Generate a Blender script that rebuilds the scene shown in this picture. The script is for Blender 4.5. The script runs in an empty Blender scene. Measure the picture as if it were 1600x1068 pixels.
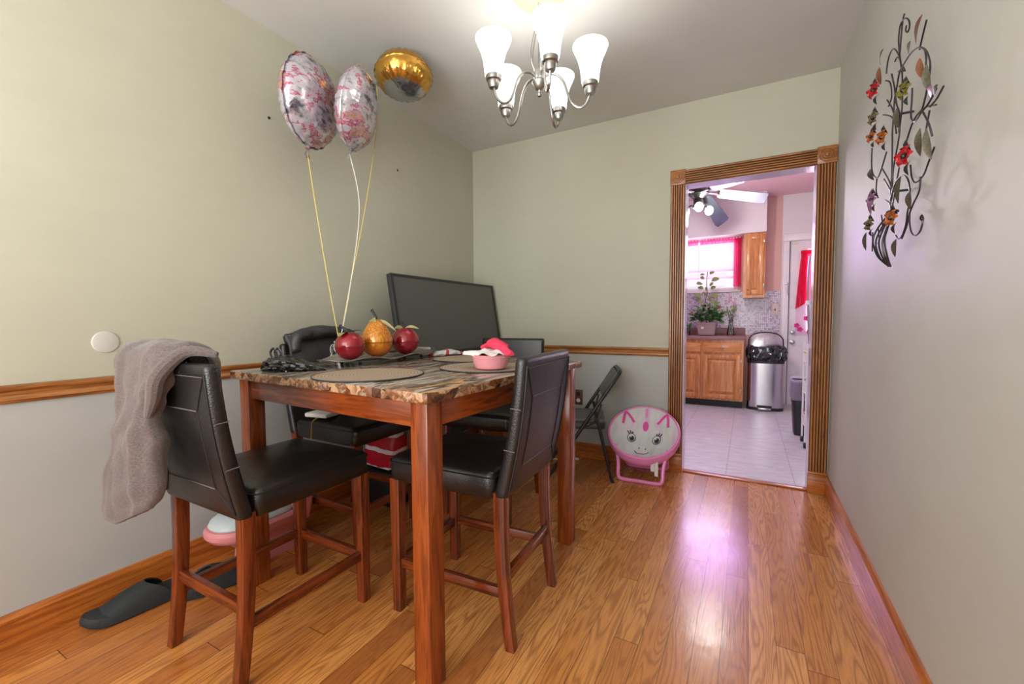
import bpy, bmesh, math, random
from math import sin, cos, pi, radians as R, sqrt, exp
from mathutils import Vector, Matrix, noise as mnoise

SC = bpy.context.scene
COL = SC.collection
random.seed(7)
W, H, KH = 2.682, 2.639, 2.69

# ------------------------------------------------------------------ colour
def lin(c):
    c = c / 255.0
    return c / 12.92 if c <= .04045 else ((c + .055) / 1.055) ** 2.4
def C(r, g, b): return (lin(r), lin(g), lin(b), 1)

class NT:
    """tiny node-tree builder"""
    def __init__(s, name):
        s.m = bpy.data.materials.new(name); s.m.use_nodes = True
        s.t = s.m.node_tree; s.t.nodes.clear()
        s.out = s.n('ShaderNodeOutputMaterial')
    def n(s, typ, **kw):
        nd = s.t.nodes.new(typ)
        for k, v in kw.items(): setattr(nd, k, v)
        return nd
    def set(s, sock, v):
        if isinstance(v, bpy.types.NodeSocket): s.t.links.new(v, sock)
        else: sock.default_value = v
    def math(s, op, a, b=0, c=0):
        nd = s.n('ShaderNodeMath', operation=op)
        s.set(nd.inputs[0], a); s.set(nd.inputs[1], b); s.set(nd.inputs[2], c)
        return nd.outputs[0]
    def coord(s, kind='Object'): return s.n('ShaderNodeTexCoord').outputs[kind]
    def pos(s): return s.n('ShaderNodeNewGeometry').outputs['Position']
    def sep(s, v):
        nd = s.n('ShaderNodeSeparateXYZ'); s.set(nd.inputs[0], v); return nd.outputs
    def comb(s, x, y, z):
        nd = s.n('ShaderNodeCombineXYZ')
        s.set(nd.inputs[0], x); s.set(nd.inputs[1], y); s.set(nd.inputs[2], z); return nd.outputs[0]
    def map(s, v, scale=(1, 1, 1), loc=(0, 0, 0)):
        nd = s.n('ShaderNodeMapping'); s.set(nd.inputs['Vector'], v)
        nd.inputs['Scale'].default_value = scale; nd.inputs['Location'].default_value = loc
        return nd.outputs[0]
    def noise(s, v, scale=5, detail=3, rough=.5, dist=0, out='Fac'):
        nd = s.n('ShaderNodeTexNoise'); s.set(nd.inputs['Vector'], v)
        nd.inputs['Scale'].default_value = scale; nd.inputs['Detail'].default_value = detail
        nd.inputs['Roughness'].default_value = rough; nd.inputs['Distortion'].default_value = dist
        return nd.outputs[out]
    def vor(s, v, scale=5, feature='F1', out='Distance'):
        nd = s.n('ShaderNodeTexVoronoi', feature=feature); s.set(nd.inputs['Vector'], v)
        nd.inputs['Scale'].default_value = scale
        return nd.outputs[out]
    def ramp(s, f, stops, interp='LINEAR'):
        nd = s.n('ShaderNodeValToRGB'); s.set(nd.inputs[0], f)
        cr = nd.color_ramp; cr.interpolation = interp
        while len(cr.elements) < len(stops): cr.elements.new(.5)
        for e, (p, c) in zip(cr.elements, stops): e.position = p; e.color = c
        return nd.outputs[0]
    def mix(s, f, a, b, mode='MIX'):
        nd = s.n('ShaderNodeMix', data_type='RGBA', blend_type=mode)
        s.set(nd.inputs[0], f); s.set(nd.inputs[6], a); s.set(nd.inputs[7], b); return nd.outputs[2]
    def bump(s, h, strength=.2, dist=.01):
        nd = s.n('ShaderNodeBump'); nd.inputs['Strength'].default_value = strength
        nd.inputs['Distance'].default_value = dist; s.set(nd.inputs['Height'], h); return nd.outputs[0]
    def bsdf(s, color, rough=.5, metal=0, normal=None, **kw):
        nd = s.n('ShaderNodeBsdfPrincipled')
        s.set(nd.inputs['Base Color'], color); s.set(nd.inputs['Roughness'], rough)
        s.set(nd.inputs['Metallic'], metal)
        if normal is not None: s.set(nd.inputs['Normal'], normal)
        for k, v in kw.items(): s.set(nd.inputs[k.replace('_', ' ')], v)
        s.t.links.new(nd.outputs[0], s.out.inputs[0]); s.b = nd
        return nd
    def surf(s, sock): s.t.links.new(sock, s.out.inputs[0])

def simple(name, col, rough=.5, metal=0, var=.10, scale=9, bump=0, bscale=60, **kw):
    t = NT(name); v = t.coord()
    f = t.noise(v, scale, 3)
    a = tuple(x * (1 - var) for x in col[:3]) + (1,); b = tuple(min(1, x * (1 + var)) for x in col[:3]) + (1,)
    nrm = t.bump(t.noise(v, bscale, 3), bump, .004) if bump else None
    t.bsdf(t.mix(f, a, b), rough, metal, nrm, **kw)
    return t.m

def wood(name, dark, mid, light, axis='z', rough=.32, gs=1.0, coat=.3):
    t = NT(name); v = t.coord()
    sc = {'x': (1.2, 16, 16), 'y': (16, 1.2, 16), 'z': (16, 16, 1.2)}[axis]
    m = t.map(v, tuple(q * gs for q in sc))
    n1 = t.noise(m, 1.6, 4, .6, .6)
    rings = t.math('SINE', t.math('MULTIPLY', n1, 26))
    f = t.math('ADD', t.math('MULTIPLY', rings, .16), t.math('MULTIPLY', t.noise(m, 5, 4, .7), .75))
    c = t.ramp(f, [(.12, dark), (.42, mid), (.72, light)])
    t.bsdf(c, rough, 0, t.bump(f, .08, .002), Coat_Weight=coat, Coat_Roughness=.15)
    return t.m

def emit(name, col, strength):
    t = NT(name); e = t.n('ShaderNodeEmission'); e.inputs[0].default_value = col; e.inputs[1].default_value = strength
    t.surf(e.outputs[0]); return t.m

# ------------------------------------------------------------------ materials
def mat_paint(name, up, low=None, zsplit=.875):
    t = NT(name); p = t.pos(); v = t.map(p, (1, 1, 1))
    n = t.noise(v, 1.1, 4, .55); n2 = t.noise(t.map(p, (1, 1, 3)), 6, 3)
    k = t.math('ADD', t.math('MULTIPLY', n, .8), t.math('MULTIPLY', n2, .2))
    def var(c, s=.07): return t.ramp(k, [(.3, tuple(x * (1 - s) for x in c[:3]) + (1,)), (.7, tuple(min(1, x * (1 + s)) for x in c[:3]) + (1,))])
    col = var(up)
    if low is not None:
        z = t.sep(p)[2]
        col = t.mix(t.math('GREATER_THAN', z, zsplit), var(low), col)
    t.bsdf(col, .55, 0, t.bump(t.noise(t.map(p, (1, 1, 1)), 120, 2), .06, .003), Specular_IOR_Level=.25)
    return t.m

M = {}
M['paint'] = mat_paint('wall_paint_window_tint', C(189, 187, 168), C(180, 181, 178))  # one paint; window light below the rail is put into the greyer colour
M['paint_right'] = mat_paint('right_wall_paint', C(196, 197, 190))
M['paint_front'] = mat_paint('grey_paint', C(200, 198, 190))
M['ceil'] = mat_paint('ceiling_paint', C(208, 208, 205))
M['kwhite'] = mat_paint('kitchen_white', C(226, 222, 222))
M['kpeach'] = mat_paint('kitchen_peach', C(214, 176, 168))
M['kceil'] = mat_paint('kitchen_pink_ceiling', C(232, 190, 200))

def mat_floor():
    t = NT('oak_floor'); p = t.sep(t.pos())
    pw, pl = .083, 1.15
    xr = t.math('DIVIDE', p[0], pw); row = t.math('FLOOR', xr); fx = t.math('FRACT', xr)
    wn = t.n('ShaderNodeTexWhiteNoise', noise_dimensions='1D'); t.set(wn.inputs['W'], row)
    yr = t.math('ADD', t.math('DIVIDE', p[1], pl), t.math('MULTIPLY', wn.outputs['Value'], 7.3))
    pid = t.math('FLOOR', yr); fy = t.math('FRACT', yr)
    wn2 = t.n('ShaderNodeTexWhiteNoise', noise_dimensions='2D'); t.set(wn2.inputs['Vector'], t.comb(row, pid, 0))
    r = wn2.outputs['Value']
    off = t.math('MULTIPLY', r, 53)
    # cathedral grain: contour lines of a noise field stretched along the plank
    gv = t.comb(t.math('ADD', t.math('MULTIPLY', p[0], 13), off), t.math('ADD', t.math('MULTIPLY', p[1], 1.1), off), off)
    g = t.noise(gv, 1.0, 2, .45, .25)
    rings = t.math('SINE', t.math('MULTIPLY', g, 110))
    rings = t.math('POWER', t.math('MULTIPLY_ADD', rings, .5, .5), 2.2)
    fv = t.comb(t.math('ADD', t.math('MULTIPLY', p[0], 150), off), t.math('MULTIPLY', p[1], 5), off)
    fine = t.noise(fv, 1, 3, .7)
    base = t.ramp(r, [(0, C(164, 98, 46)), (.3, C(196, 126, 60)), (.65, C(214, 148, 78)), (1, C(230, 170, 104))])
    big = t.noise(t.comb(p[0], p[1], 0), 1.4, 2)
    c = t.mix(t.math('MULTIPLY', rings, .62), base, C(126, 66, 24), 'MIX')
    pore = t.ramp(t.noise(t.comb(t.math('ADD', t.math('MULTIPLY', p[0], 320), off), t.math('MULTIPLY', p[1], 14), off), 1, 2, .6), [(.50, (0, 0, 0, 1)), (.66, (1, 1, 1, 1))])
    c = t.mix(t.math('MULTIPLY', pore, .34), c, C(112, 58, 22), 'MIX')
    c = t.mix(t.math('MULTIPLY', fine, .25), c, C(120, 60, 22), 'MIX')
    # tint from deeper orange on the left to paler on the right
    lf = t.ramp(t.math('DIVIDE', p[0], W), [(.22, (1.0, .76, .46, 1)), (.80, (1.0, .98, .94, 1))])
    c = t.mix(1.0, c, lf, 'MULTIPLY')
    c = t.mix(t.math('MULTIPLY', big, .25), c, C(230, 170, 110), 'MIX')
    ex = t.math('LESS_THAN', t.math('MINIMUM', fx, t.math('SUBTRACT', 1, fx)), .012)
    ey = t.math('LESS_THAN', t.math('MINIMUM', fy, t.math('SUBTRACT', 1, fy)), .0013)
    gap = t.math('MAXIMUM', ex, ey)
    c = t.mix(t.math('MULTIPLY', gap, .75), c, C(52, 26, 14))
    h = t.math('SUBTRACT', t.math('MULTIPLY', fine, .25), gap)
    h = t.math('ADD', h, t.math('MULTIPLY', t.noise(t.comb(p[0], p[1], 0), 9, 2), .8))
    rough = t.math('MULTIPLY_ADD', t.noise(t.comb(p[0], p[1], 0), 3, 3), .16, .15)
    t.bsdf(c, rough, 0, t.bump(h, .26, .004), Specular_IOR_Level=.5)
    return t.m
M['floor'] = mat_floor()

def mat_kfloor():
    t = NT('vinyl_tile'); p = t.sep(t.pos())
    a = .42
    fx = t.math('FRACT', t.math('DIVIDE', p[0], a)); fy = t.math('FRACT', t.math('DIVIDE', p[1], a))
    m = t.math('MINIMUM', t.math('MINIMUM', fx, t.math('SUBTRACT', 1, fx)), t.math('MINIMUM', fy, t.math('SUBTRACT', 1, fy)))
    n = t.noise(t.map(t.pos(), (4, 12, 1)), 2, 4, .6)
    c = t.ramp(n, [(.3, C(184, 190, 186)), (.7, C(212, 216, 212))])
    c = t.mix(t.math('MULTIPLY', t.math('LESS_THAN', m, .008), .5), c, C(140, 138, 146))
    t.bsdf(c, .35); return t.m
M['kfloor'] = mat_kfloor()

def mat_tile():
    t = NT('mosaic_tile'); p = t.sep(t.pos()); a = .0215
    xr = t.math('DIVIDE', p[0], a); zr = t.math('DIVIDE', p[2], a)
    fx, fz = t.math('FRACT', xr), t.math('FRACT', zr)
    wn = t.n('ShaderNodeTexWhiteNoise', noise_dimensions='2D'); t.set(wn.inputs['Vector'], t.comb(t.math('FLOOR', xr), t.math('FLOOR', zr), 0))
    c = t.ramp(wn.outputs['Value'], [(0, C(214, 208, 218)), (.45, C(196, 186, 202)), (.75, C(168, 150, 176)), (1, C(236, 232, 238))], 'CONSTANT')
    m = t.math('MINIMUM', fx, fz)
    c = t.mix(t.math('LESS_THAN', m, .14), c, C(140, 122, 140))
    t.bsdf(c, .2); return t.m
M['tile'] = mat_tile()

M['trim'] = {a: wood('oak_trim_' + a, C(128, 76, 34), C(166, 106, 52), C(190, 130, 72), a, .35) for a in 'xyz'}
M['groove'] = {a: wood('groove_shade_' + a, C(96, 56, 24), C(122, 74, 34), C(146, 90, 44), a, .45) for a in 'xyz'}  # darker wood paints shade into the flutes of the casing
M['base'] = {a: wood('orange_baseboard_' + a, C(146, 76, 26), C(178, 100, 38), C(200, 122, 54), a, .35) for a in 'xyz'}
M['red'] = {a: wood('cherry_' + a, C(104, 46, 18), C(138, 64, 24), C(158, 78, 32), a, .24) for a in 'xyz'}
M['chairwood'] = {a: wood('dark_cherry_' + a, C(72, 30, 14), C(112, 49, 20), C(140, 64, 26), a, .24) for a in 'xyz'}
M['oak'] = {a: wood('cabinet_oak_' + a, C(176, 108, 50), C(208, 138, 74), C(226, 160, 96), a, .35) for a in 'xyz'}

def mat_leather(name, c1, c2, rough=.36):
    t = NT(name); v = t.coord()
    n = t.noise(v, 7, 3); h = t.math('ADD', t.vor(v, 230), t.math('MULTIPLY', t.noise(v, 14, 3), 2.2))
    t.bsdf(t.mix(n, c1, c2), t.math('MULTIPLY_ADD', n, .15, rough - .07), 0, t.bump(h, .16, .004), Specular_IOR_Level=.6)
    return t.m
M['leather'] = mat_leather('black_leather', C(20, 18, 18), C(33, 29, 29), .32)
M['jacket'] = mat_leather('jacket_leather', C(36, 36, 38), C(66, 65, 68), .42)
M['piping'] = simple('piping', C(18, 16, 17), .5)
M['stitch'] = simple('stitch', C(116, 106, 108), .6)

def mat_marble():
    t = NT('faux_marble'); v = t.coord(); s = t.sep(v)
    st = t.map(v, (9, 2.2, 9))
    n1 = t.noise(st, 1.1, 6, .62, 1.4)
    vc = t.vor(t.map(v, (26, 14, 30)), 1.0, out='Color')
    bw = t.sep(vc)[0]
    c = t.ramp(n1, [(.26, C(44, 40, 44)), (.38, C(96, 88, 88)), (.46, C(186, 174, 162)), (.53, C(122, 106, 96)), (.58, C(52, 46, 48)), (.64, C(196, 156, 108)), (.70, C(150, 134, 124)), (.78, C(70, 62, 62))])
    brec = t.ramp(t.math('MULTIPLY_ADD', t.noise(v, 22, 5, .7, 1), .6, t.math('MULTIPLY', bw, .4)), [(.3, C(58, 32, 22)), (.45, C(128, 78, 44)), (.56, C(190, 152, 116)), (.68, C(104, 62, 38)), (.8, C(206, 184, 160))])
    nz = t.n('ShaderNodeNewGeometry').outputs['Normal']
    side = t.math('LESS_THAN', t.math('ABSOLUTE', t.sep(nz)[2]), .7)
    f = t.math('MAXIMUM', side, t.math('MULTIPLY', t.math('GREATER_THAN', t.noise(v, 5, 3), .58), .6))
    t.bsdf(t.mix(f, c, brec), .22, 0, Specular_IOR_Level=.55); return t.m
M['marble'] = mat_marble()

def mat_placemat():
    t = NT('woven_placemat'); s = t.sep(t.coord())
    r = t.math('SQRT', t.math('ADD', t.math('POWER', s[0], 2), t.math('POWER', s[1], 2)))
    rg = t.math('SINE', t.math('MULTIPLY', r, 520))
    a = t.math('MULTIPLY_ADD', rg, .5, .5)
    n = t.noise(t.coord(), 120, 2)
    c = t.mix(t.math('MULTIPLY', t.math('ADD', a, n), .5), C(124, 100, 82), C(204, 184, 162))
    t.bsdf(c, .8, 0, t.bump(a, .5, .002)); return t.m
M['mat'] = mat_placemat()

def mat_heather():
    t = NT('heather_fleece'); v = t.coord()
    n = t.noise(t.map(v, (60, 60, 160)), 2.2, 4, .8); b = t.noise(v, 5, 2)
    c = t.ramp(n, [(.3, C(64, 53, 49)), (.52, C(100, 84, 77)), (.75, C(134, 118, 110))])
    c = t.mix(t.math('MULTIPLY', b, .35), c, C(112, 108, 116))
    t.bsdf(c, .95, 0, t.bump(n, .35, .003), Sheen_Weight=.3); return t.m
M['fleece'] = mat_heather()

M['nickel'] = simple('brushed_nickel', C(176, 174, 170), .28, 1, .05)
M['steel'] = simple('stainless', C(196, 192, 198), .22, 1, .05)
M['brass'] = simple('cream_gold', C(226, 214, 176), .5, .1)
M['blackmetal'] = simple('black_enamel', C(30, 31, 32), .3)
M['blackvinyl'] = simple('black_vinyl', C(88, 90, 88), .42)
M['darkplastic'] = simple('dark_plastic', C(26, 26, 28), .5)
M['bagblack'] = simple('black_bin_bag', C(24, 25, 26), .16, 0, .1, 9, Specular_IOR_Level=.8)
M['foam'] = simple('charcoal_foam', C(38, 41, 43), .75, 0, .12, 20, .15, 200)
M['tvbody'] = simple('tv_plastic', C(44, 45, 45), .45)
M['tvscreen'] = simple('tv_screen', C(86, 88, 84), .38, 0, .04, 2)
M['redgloss'] = None
M['white'] = simple('white_enamel', C(232, 230, 232), .35)
M['whitematte'] = simple('white_paper', C(228, 226, 224), .8)
M['pinkplastic'] = simple('pink_plastic', C(222, 140, 142), .4)
M['pinkbowl'] = simple('pink_bowl_plastic', C(226, 150, 156), .35)
M['lidgrey'] = simple('pale_grey_lid', C(196, 204, 206), .35)
M['pinktube'] = simple('pink_tube', C(238, 140, 200), .3)
M['pinkfab'] = simple('pink_fabric', C(238, 150, 206), .8)
M['hotpink'] = simple('hot_pink', C(232, 84, 164), .8)
M['ink'] = simple('dark_ink', C(44, 44, 50), .7)
M['iris'] = simple('iris_grey', C(92, 92, 100), .6)
def mat_unicorn():
    t = NT('pastel_fabric'); v = t.coord()
    n = t.noise(t.map(v, (10, 3, 3)), 1.3, 3)
    c = t.ramp(n, [(.3, C(226, 190, 222)), (.45, C(224, 222, 224)), (.6, C(206, 214, 210)), (.75, C(216, 196, 226))])
    t.bsdf(c, .85); return t.m
M['unicorn'] = mat_unicorn()
M['outlet'] = simple('brown_plate', C(96, 58, 44), .5, 0, .4, 40)
M['leafmetal'] = simple('dark_wire', C(58, 56, 60), .35, .8)
M['iron'] = simple('grey_iron', C(66, 62, 66), .35, .7)
M['wred'] = simple('enamel_red', C(176, 36, 42), .3, .3, .35, 40)
M['wolive'] = simple('enamel_olive', C(112, 100, 66), .35, .3, .4, 40)
M['wgold'] = simple('enamel_gold', C(122, 112, 48), .35, .3, .4, 40)
M['worange'] = simple('enamel_orange', C(170, 96, 46), .35, .3, .4, 40)
M['wpurple'] = simple('enamel_purple', C(150, 104, 140), .35, .2, .4, 40)
M['wbrown'] = simple('enamel_brown', C(120, 76, 54), .4, .3, .3, 40)
M['wmesh'] = simple('wire_mesh_leaf', C(104, 100, 86), .4, .5, .6, 160)

def mat_fruit(name, a, b, streak=False):
    t = NT(name); v = t.coord(); s = t.sep(v)
    if streak:
        n = t.noise(t.map(v, (150, 150, 5)), 1.5, 2)
        z = t.math('MULTIPLY_ADD', s[2], 5, 0)
        c = t.mix(t.ramp(n, [(.42, (0, 0, 0, 1)), (.56, (1, 1, 1, 1))]), a, b)
        c = t.mix(t.ramp(z, [(0, (1, 1, 1, 1)), (.5, (0, 0, 0, 1))]), c, C(208, 100, 20))
    else:
        c = t.mix(t.noise(t.map(v, (20, 20, 4)), 1.5, 3), a, b)
    t.bsdf(c, .16, .15, Coat_Weight=.6, Coat_Roughness=.08); return t.m
M['apple'] = mat_fruit('red_lacquer', C(120, 8, 20), C(168, 20, 40))
M['pear'] = mat_fruit('amber_lacquer', C(226, 152, 40), C(176, 100, 24), True)
M['twig'] = simple('dark_twig', C(46, 46, 50), .6)
M['sage'] = simple('sage_leaf', C(150, 150, 96), .6, 0, .3, 40)
M['paleleaf'] = simple('pale_leaf', C(186, 172, 128), .6, 0, .2, 40)
def mat_tray():
    t = NT('hammered_tray'); v = t.coord()
    n = t.noise(t.map(v, (6, 2, 6)), 2.5, 4, .6, .6)
    c = t.ramp(n, [(.3, C(88, 76, 72)), (.5, C(150, 138, 132)), (.7, C(186, 178, 174))])
    t.bsdf(c, .3, .6); return t.m
M['tray'] = mat_tray()
def mat_stripe(name, a, b, scale, axis=2):
    t = NT(name); s = t.sep(t.coord())
    n = t.noise(t.coord(), 6, 2)
    f = t.math('GREATER_THAN', t.math('SINE', t.math('MULTIPLY_ADD', s[axis], scale, t.math('MULTIPLY', n, 4))), .78)
    t.bsdf(t.mix(f, a, b), .35, 0, t.bump(t.noise(t.coord(), 30, 3), .5, .006)); return t.m
M['redstripe'] = mat_stripe('red_white_stripe', C(186, 24, 40), C(226, 214, 216), 62)
M['candywrap'] = mat_stripe('candy_wrapper', C(220, 216, 212), C(200, 60, 66), 60, 0)
M['redcloth'] = simple('coral_cloth', C(226, 56, 86), .8, 0, .2, 12, .4, 80)
M['tissue'] = simple('white_tissue', C(226, 222, 220), .9, 0, .06, 12, .4, 80)

def mat_balloon_print(name, seed):
    t = NT(name); v = t.map(t.coord(), (1, 1, 1), (seed, seed * .7, 0))
    n = t.noise(t.map(v, (1, 1, 2.0)), 6.5, 5, .68, .2)
    c = t.ramp(n, [(.30, C(60, 56, 70)), (.38, C(120, 114, 126)), (.44, C(196, 192, 202)), (.52, C(214, 210, 218)), (.56, C(190, 50, 110)), (.585, C(190, 184, 194)), (.62, C(220, 140, 80)), (.65, C(180, 174, 184)), (.70, C(80, 74, 84))])
    t.bsdf(c, .18, .5, t.bump(t.noise(v, 11, 3), .5, .02)); return t.m
M['balloonA'] = mat_balloon_print('foil_print_pink', 3.1)
M['balloonB'] = mat_balloon_print('foil_print_mixed', 8.4)
def mat_gold_balloon():
    t = NT('gold_foil'); s = t.sep(t.coord('Normal'))
    v = t.coord(); n = t.noise(v, 7, 2)
    f = t.math('GREATER_THAN', t.math('ADD', s[2], t.math('MULTIPLY', t.math('SUBTRACT', n, .5), .35)), -.80)
    c = t.mix(f, C(176, 176, 180), C(206, 156, 70))
    t.bsdf(c, .14, .9, t.bump(t.noise(v, 16, 2), .4, .02)); return t.m
M['balloonG'] = mat_gold_balloon()
M['goldribbon'] = simple('gold_ribbon', C(214, 196, 110), .3, .3)
M['paleribbon'] = simple('pale_ribbon', C(206, 206, 194), .3, .2)
M['shade'] = None
def mat_shade():
    t = NT('frosted_glass_lit')
    tr = t.n('ShaderNodeBsdfTranslucent'); tr.inputs[0].default_value = (.95, .95, .94, 1)
    di = t.n('ShaderNodeBsdfDiffuse'); di.inputs[0].default_value = (.9, .9, .9, 1)
    lw = t.n('ShaderNodeLayerWeight'); lw.inputs[0].default_value = .35
    e = t.n('ShaderNodeEmission'); t.set(e.inputs[0], t.mix(lw.outputs['Facing'], (1, .985, .95, 1), (.82, .83, .84, 1)))
    e.inputs[1].default_value = .95
    m1 = t.n('ShaderNodeMixShader'); m1.inputs[0].default_value = .5
    t.t.links.new(tr.outputs[0], m1.inputs[1]); t.t.links.new(di.outputs[0], m1.inputs[2])
    ad = t.n('ShaderNodeAddShader'); t.t.links.new(m1.outputs[0], ad.inputs[0]); t.t.links.new(e.outputs[0], ad.inputs[1])
    t.surf(ad.outputs[0]); return t.m
M['shade'] = mat_shade()
M['bulb'] = emit('lit_bulb', (1, .97, .92, 1), 5)

def mat_sheer(name, col, alpha):
    t = NT(name); tp = t.n('ShaderNodeBsdfTransparent'); tp.inputs[0].default_value = (1, .97, .99, 1)
    tl = t.n('ShaderNodeBsdfTranslucent'); df = t.n('ShaderNodeBsdfDiffuse')
    s = t.sep(t.coord()); n = t.noise(t.map(t.coord(), (60, 60, 2)), 1, 2)
    c = t.mix(n, col, tuple(min(1, q * 1.25) for q in col[:3]) + (1,))
    t.set(tl.inputs[0], c); t.set(df.inputs[0], c)
    m1 = t.n('ShaderNodeMixShader'); m1.inputs[0].default_value = .4
    t.t.links.new(tl.outputs[0], m1.inputs[1]); t.t.links.new(df.outputs[0], m1.inputs[2])
    m2 = t.n('ShaderNodeMixShader'); m2.inputs[0].default_value = alpha
    t.t.links.new(tp.outputs[0], m2.inputs[1]); t.t.links.new(m1.outputs[0], m2.inputs[2])
    t.surf(m2.outputs[0]); return t.m
M['sheer'] = mat_sheer('pale_pink_sheer', C(248, 196, 226), .26)
M['sheerpink'] = mat_sheer('magenta_sheer', C(240, 60, 130), .85)
M['doorcurtain'] = mat_sheer('red_pink_curtain', C(236, 44, 96), .92)
def mat_glass():
    t = NT('clear_glass'); tp = t.n('ShaderNodeBsdfTransparent'); g = t.n('ShaderNodeBsdfGlossy'); g.inputs['Roughness'].default_value = .02
    fr = t.n('ShaderNodeFresnel'); fr.inputs[0].default_value = 1.45
    m = t.n('ShaderNodeMixShader'); t.t.links.new(fr.outputs[0], m.inputs[0]); t.t.links.new(tp.outputs[0], m.inputs[1]); t.t.links.new(g.outputs[0], m.inputs[2])
    t.surf(m.outputs[0]); return t.m
M['glass'] = mat_glass()
M['counter'] = simple('mauve_laminate', C(150, 112, 110), .35, 0, .12, 60)
M['pot'] = simple('taupe_pot', C(164, 140, 142), .45)
M['soil'] = simple('soil', C(50, 36, 28), .9)
M['leaf'] = simple('green_leaf', C(64, 128, 52), .4, 0, .4, 20)
M['leaf2'] = simple('dark_green_leaf', C(50, 92, 54), .45, 0, .4, 20)
M['leafpale'] = simple('olive_leaf', C(128, 142, 84), .45, 0, .3, 20)
M['stem'] = simple('stem', C(112, 96, 70), .6)
M['rose'] = simple('faded_rose', C(214, 150, 164), .7)
M['orchid'] = simple('magenta_petal', C(222, 40, 140), .6)
M['yellowp'] = simple('yellow_petal', C(214, 196, 60), .6)
M['fandark'] = simple('dark_bronze', C(62, 60, 54), .35, .7)
M['fanblade'] = simple('white_blade', C(170, 172, 186), .4)
M['fanblade_shaded'] = simple('shaded_blade', C(52, 56, 64), .5)  # darker copy of the blade material, its shade put into the colour
M['jamb'] = simple('lavender_gloss_jamb', C(206, 198, 216), .18, 0, .05)
M['fanwhite'] = emit('lit_frosted_glass', (1, .99, .96, 1), 5)
M['kliner'] = mat_sheer('clear_bin_liner', C(214, 204, 224), .6)
M['almond'] = simple('almond_plate', C(208, 190, 184), .45)

# ------------------------------------------------------------------ mesh builders
def nb(): return bmesh.new()
def fin(bm, name, mat, parent=None, smooth=True, ang=35, mods=None):
    bmesh.ops.remove_doubles(bm, verts=bm.verts, dist=1e-6)
    bmesh.ops.recalc_face_normals(bm, faces=bm.faces)
    me = bpy.data.meshes.new(name); bm.to_mesh(me); bm.free()
    if isinstance(mat, (list, tuple)):
        for m in mat: me.materials.append(m)
    else: me.materials.append(mat)
    if smooth:
        for p in me.polygons: p.use_smooth = True
        me.set_sharp_from_angle(angle=R(ang))
    o = bpy.data.objects.new(name, me); COL.objects.link(o)
    if parent is not None: o.parent = parent
    return o
def tag(o, label=None, cat=None, group=None, kind=None):
    if label: o['label'] = label
    if cat: o['category'] = cat
    if group: o['group'] = group
    if kind: o['kind'] = kind
    return o
def thing(name, label, cat, loc=(0, 0, 0), rotz=0, group=None, kind=None):
    o = bpy.data.objects.new(name, None); COL.objects.link(o)
    o.location = loc; o.rotation_euler = (0, 0, rotz); o.empty_display_size = .05
    return tag(o, label, cat, group, kind)
def struct(bm, name, mat, parent=None, smooth=False):
    o = fin(bm, name, mat, parent, smooth)
    if parent is None: o['kind'] = 'structure'
    return o
def dup(root, loc, rotz, label, group=None):
    r = root.copy(); COL.objects.link(r); r.location = loc; r.rotation_euler = (0, 0, rotz); r['label'] = label
    if group: r['group'] = group
    for ch in list(root.children):
        c = ch.copy(); COL.objects.link(c); c.parent = r
        for g in list(ch.children):
            d = g.copy(); COL.objects.link(d); d.parent = c
    return r

def box(bm, x0, x1, y0, y1, z0, z1, bev=0, seg=2, mat=0):
    vs = [bm.verts.new((x, y, z)) for x in (x0, x1) for y in (y0, y1) for z in (z0, z1)]
    fs = [bm.faces.new([vs[i] for i in q]) for q in ((0, 1, 3, 2), (4, 6, 7, 5), (0, 4, 5, 1), (2, 3, 7, 6), (0, 2, 6, 4), (1, 5, 7, 3))]
    for f in fs: f.material_index = mat
    if bev:
        es = list({e for f in fs for e in f.edges})
        r = bmesh.ops.bevel(bm, geom=es, offset=bev, segments=seg, profile=.5, affect='EDGES')
        for f in r['faces']: f.material_index = mat
    return bm
def loft(bm, rings, cap0=True, cap1=True, closed=True, mat=0):
    vr = [[bm.verts.new(p) for p in r] for r in rings]
    n = len(vr[0])
    for a, b in zip(vr, vr[1:]):
        for i in range(n if closed else n - 1):
            j = (i + 1) % n
            try: bm.faces.new((a[i], a[j], b[j], b[i])).material_index = mat
            except ValueError: pass
    if closed:
        if cap0: bm.faces.new(vr[0][::-1]).material_index = mat
        if cap1: bm.faces.new(vr[-1]).material_index = mat
    return vr
def lathe(bm, prof, seg=24, c=(0, 0, 0), cap=True, mat=0):
    rings = [[(c[0] + r * cos(2 * pi * i / seg), c[1] + r * sin(2 * pi * i / seg), c[2] + z) for i in range(seg)] for r, z in prof]
    loft(bm, rings, cap, cap, mat=mat); return bm
def tube(bm, pts, r, seg=8, closed=False, mat=0, flat=1.0):
    pts = [Vector(p) for p in pts]; n = len(pts)
    rs = r if isinstance(r, (list, tuple)) else [r] * n
    tan = []
    for i in range(n):
        if closed: d = pts[(i + 1) % n] - pts[i - 1]
        else: d = pts[min(i + 1, n - 1)] - pts[max(i - 1, 0)]
        tan.append(d.normalized() if d.length > 1e-9 else Vector((0, 0, 1)))
    up = Vector((0, 0, 1)) if abs(tan[0].z) < .9 else Vector((1, 0, 0))
    u = (up - tan[0] * up.dot(tan[0])).normalized(); rings = []
    for i in range(n):
        u = (u - tan[i] * u.dot(tan[i])); u = u.normalized() if u.length > 1e-9 else tan[i].orthogonal().normalized()
        v = tan[i].cross(u)
        rings.append([pts[i] + (u * cos(2 * pi * k / seg) + v * sin(2 * pi * k / seg) * flat) * rs[i] for k in range(seg)])
    if closed: rings.append(rings[0]); loft(bm, rings, False, False, mat=mat)
    else: loft(bm, rings, mat=mat)
    return bm
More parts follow.
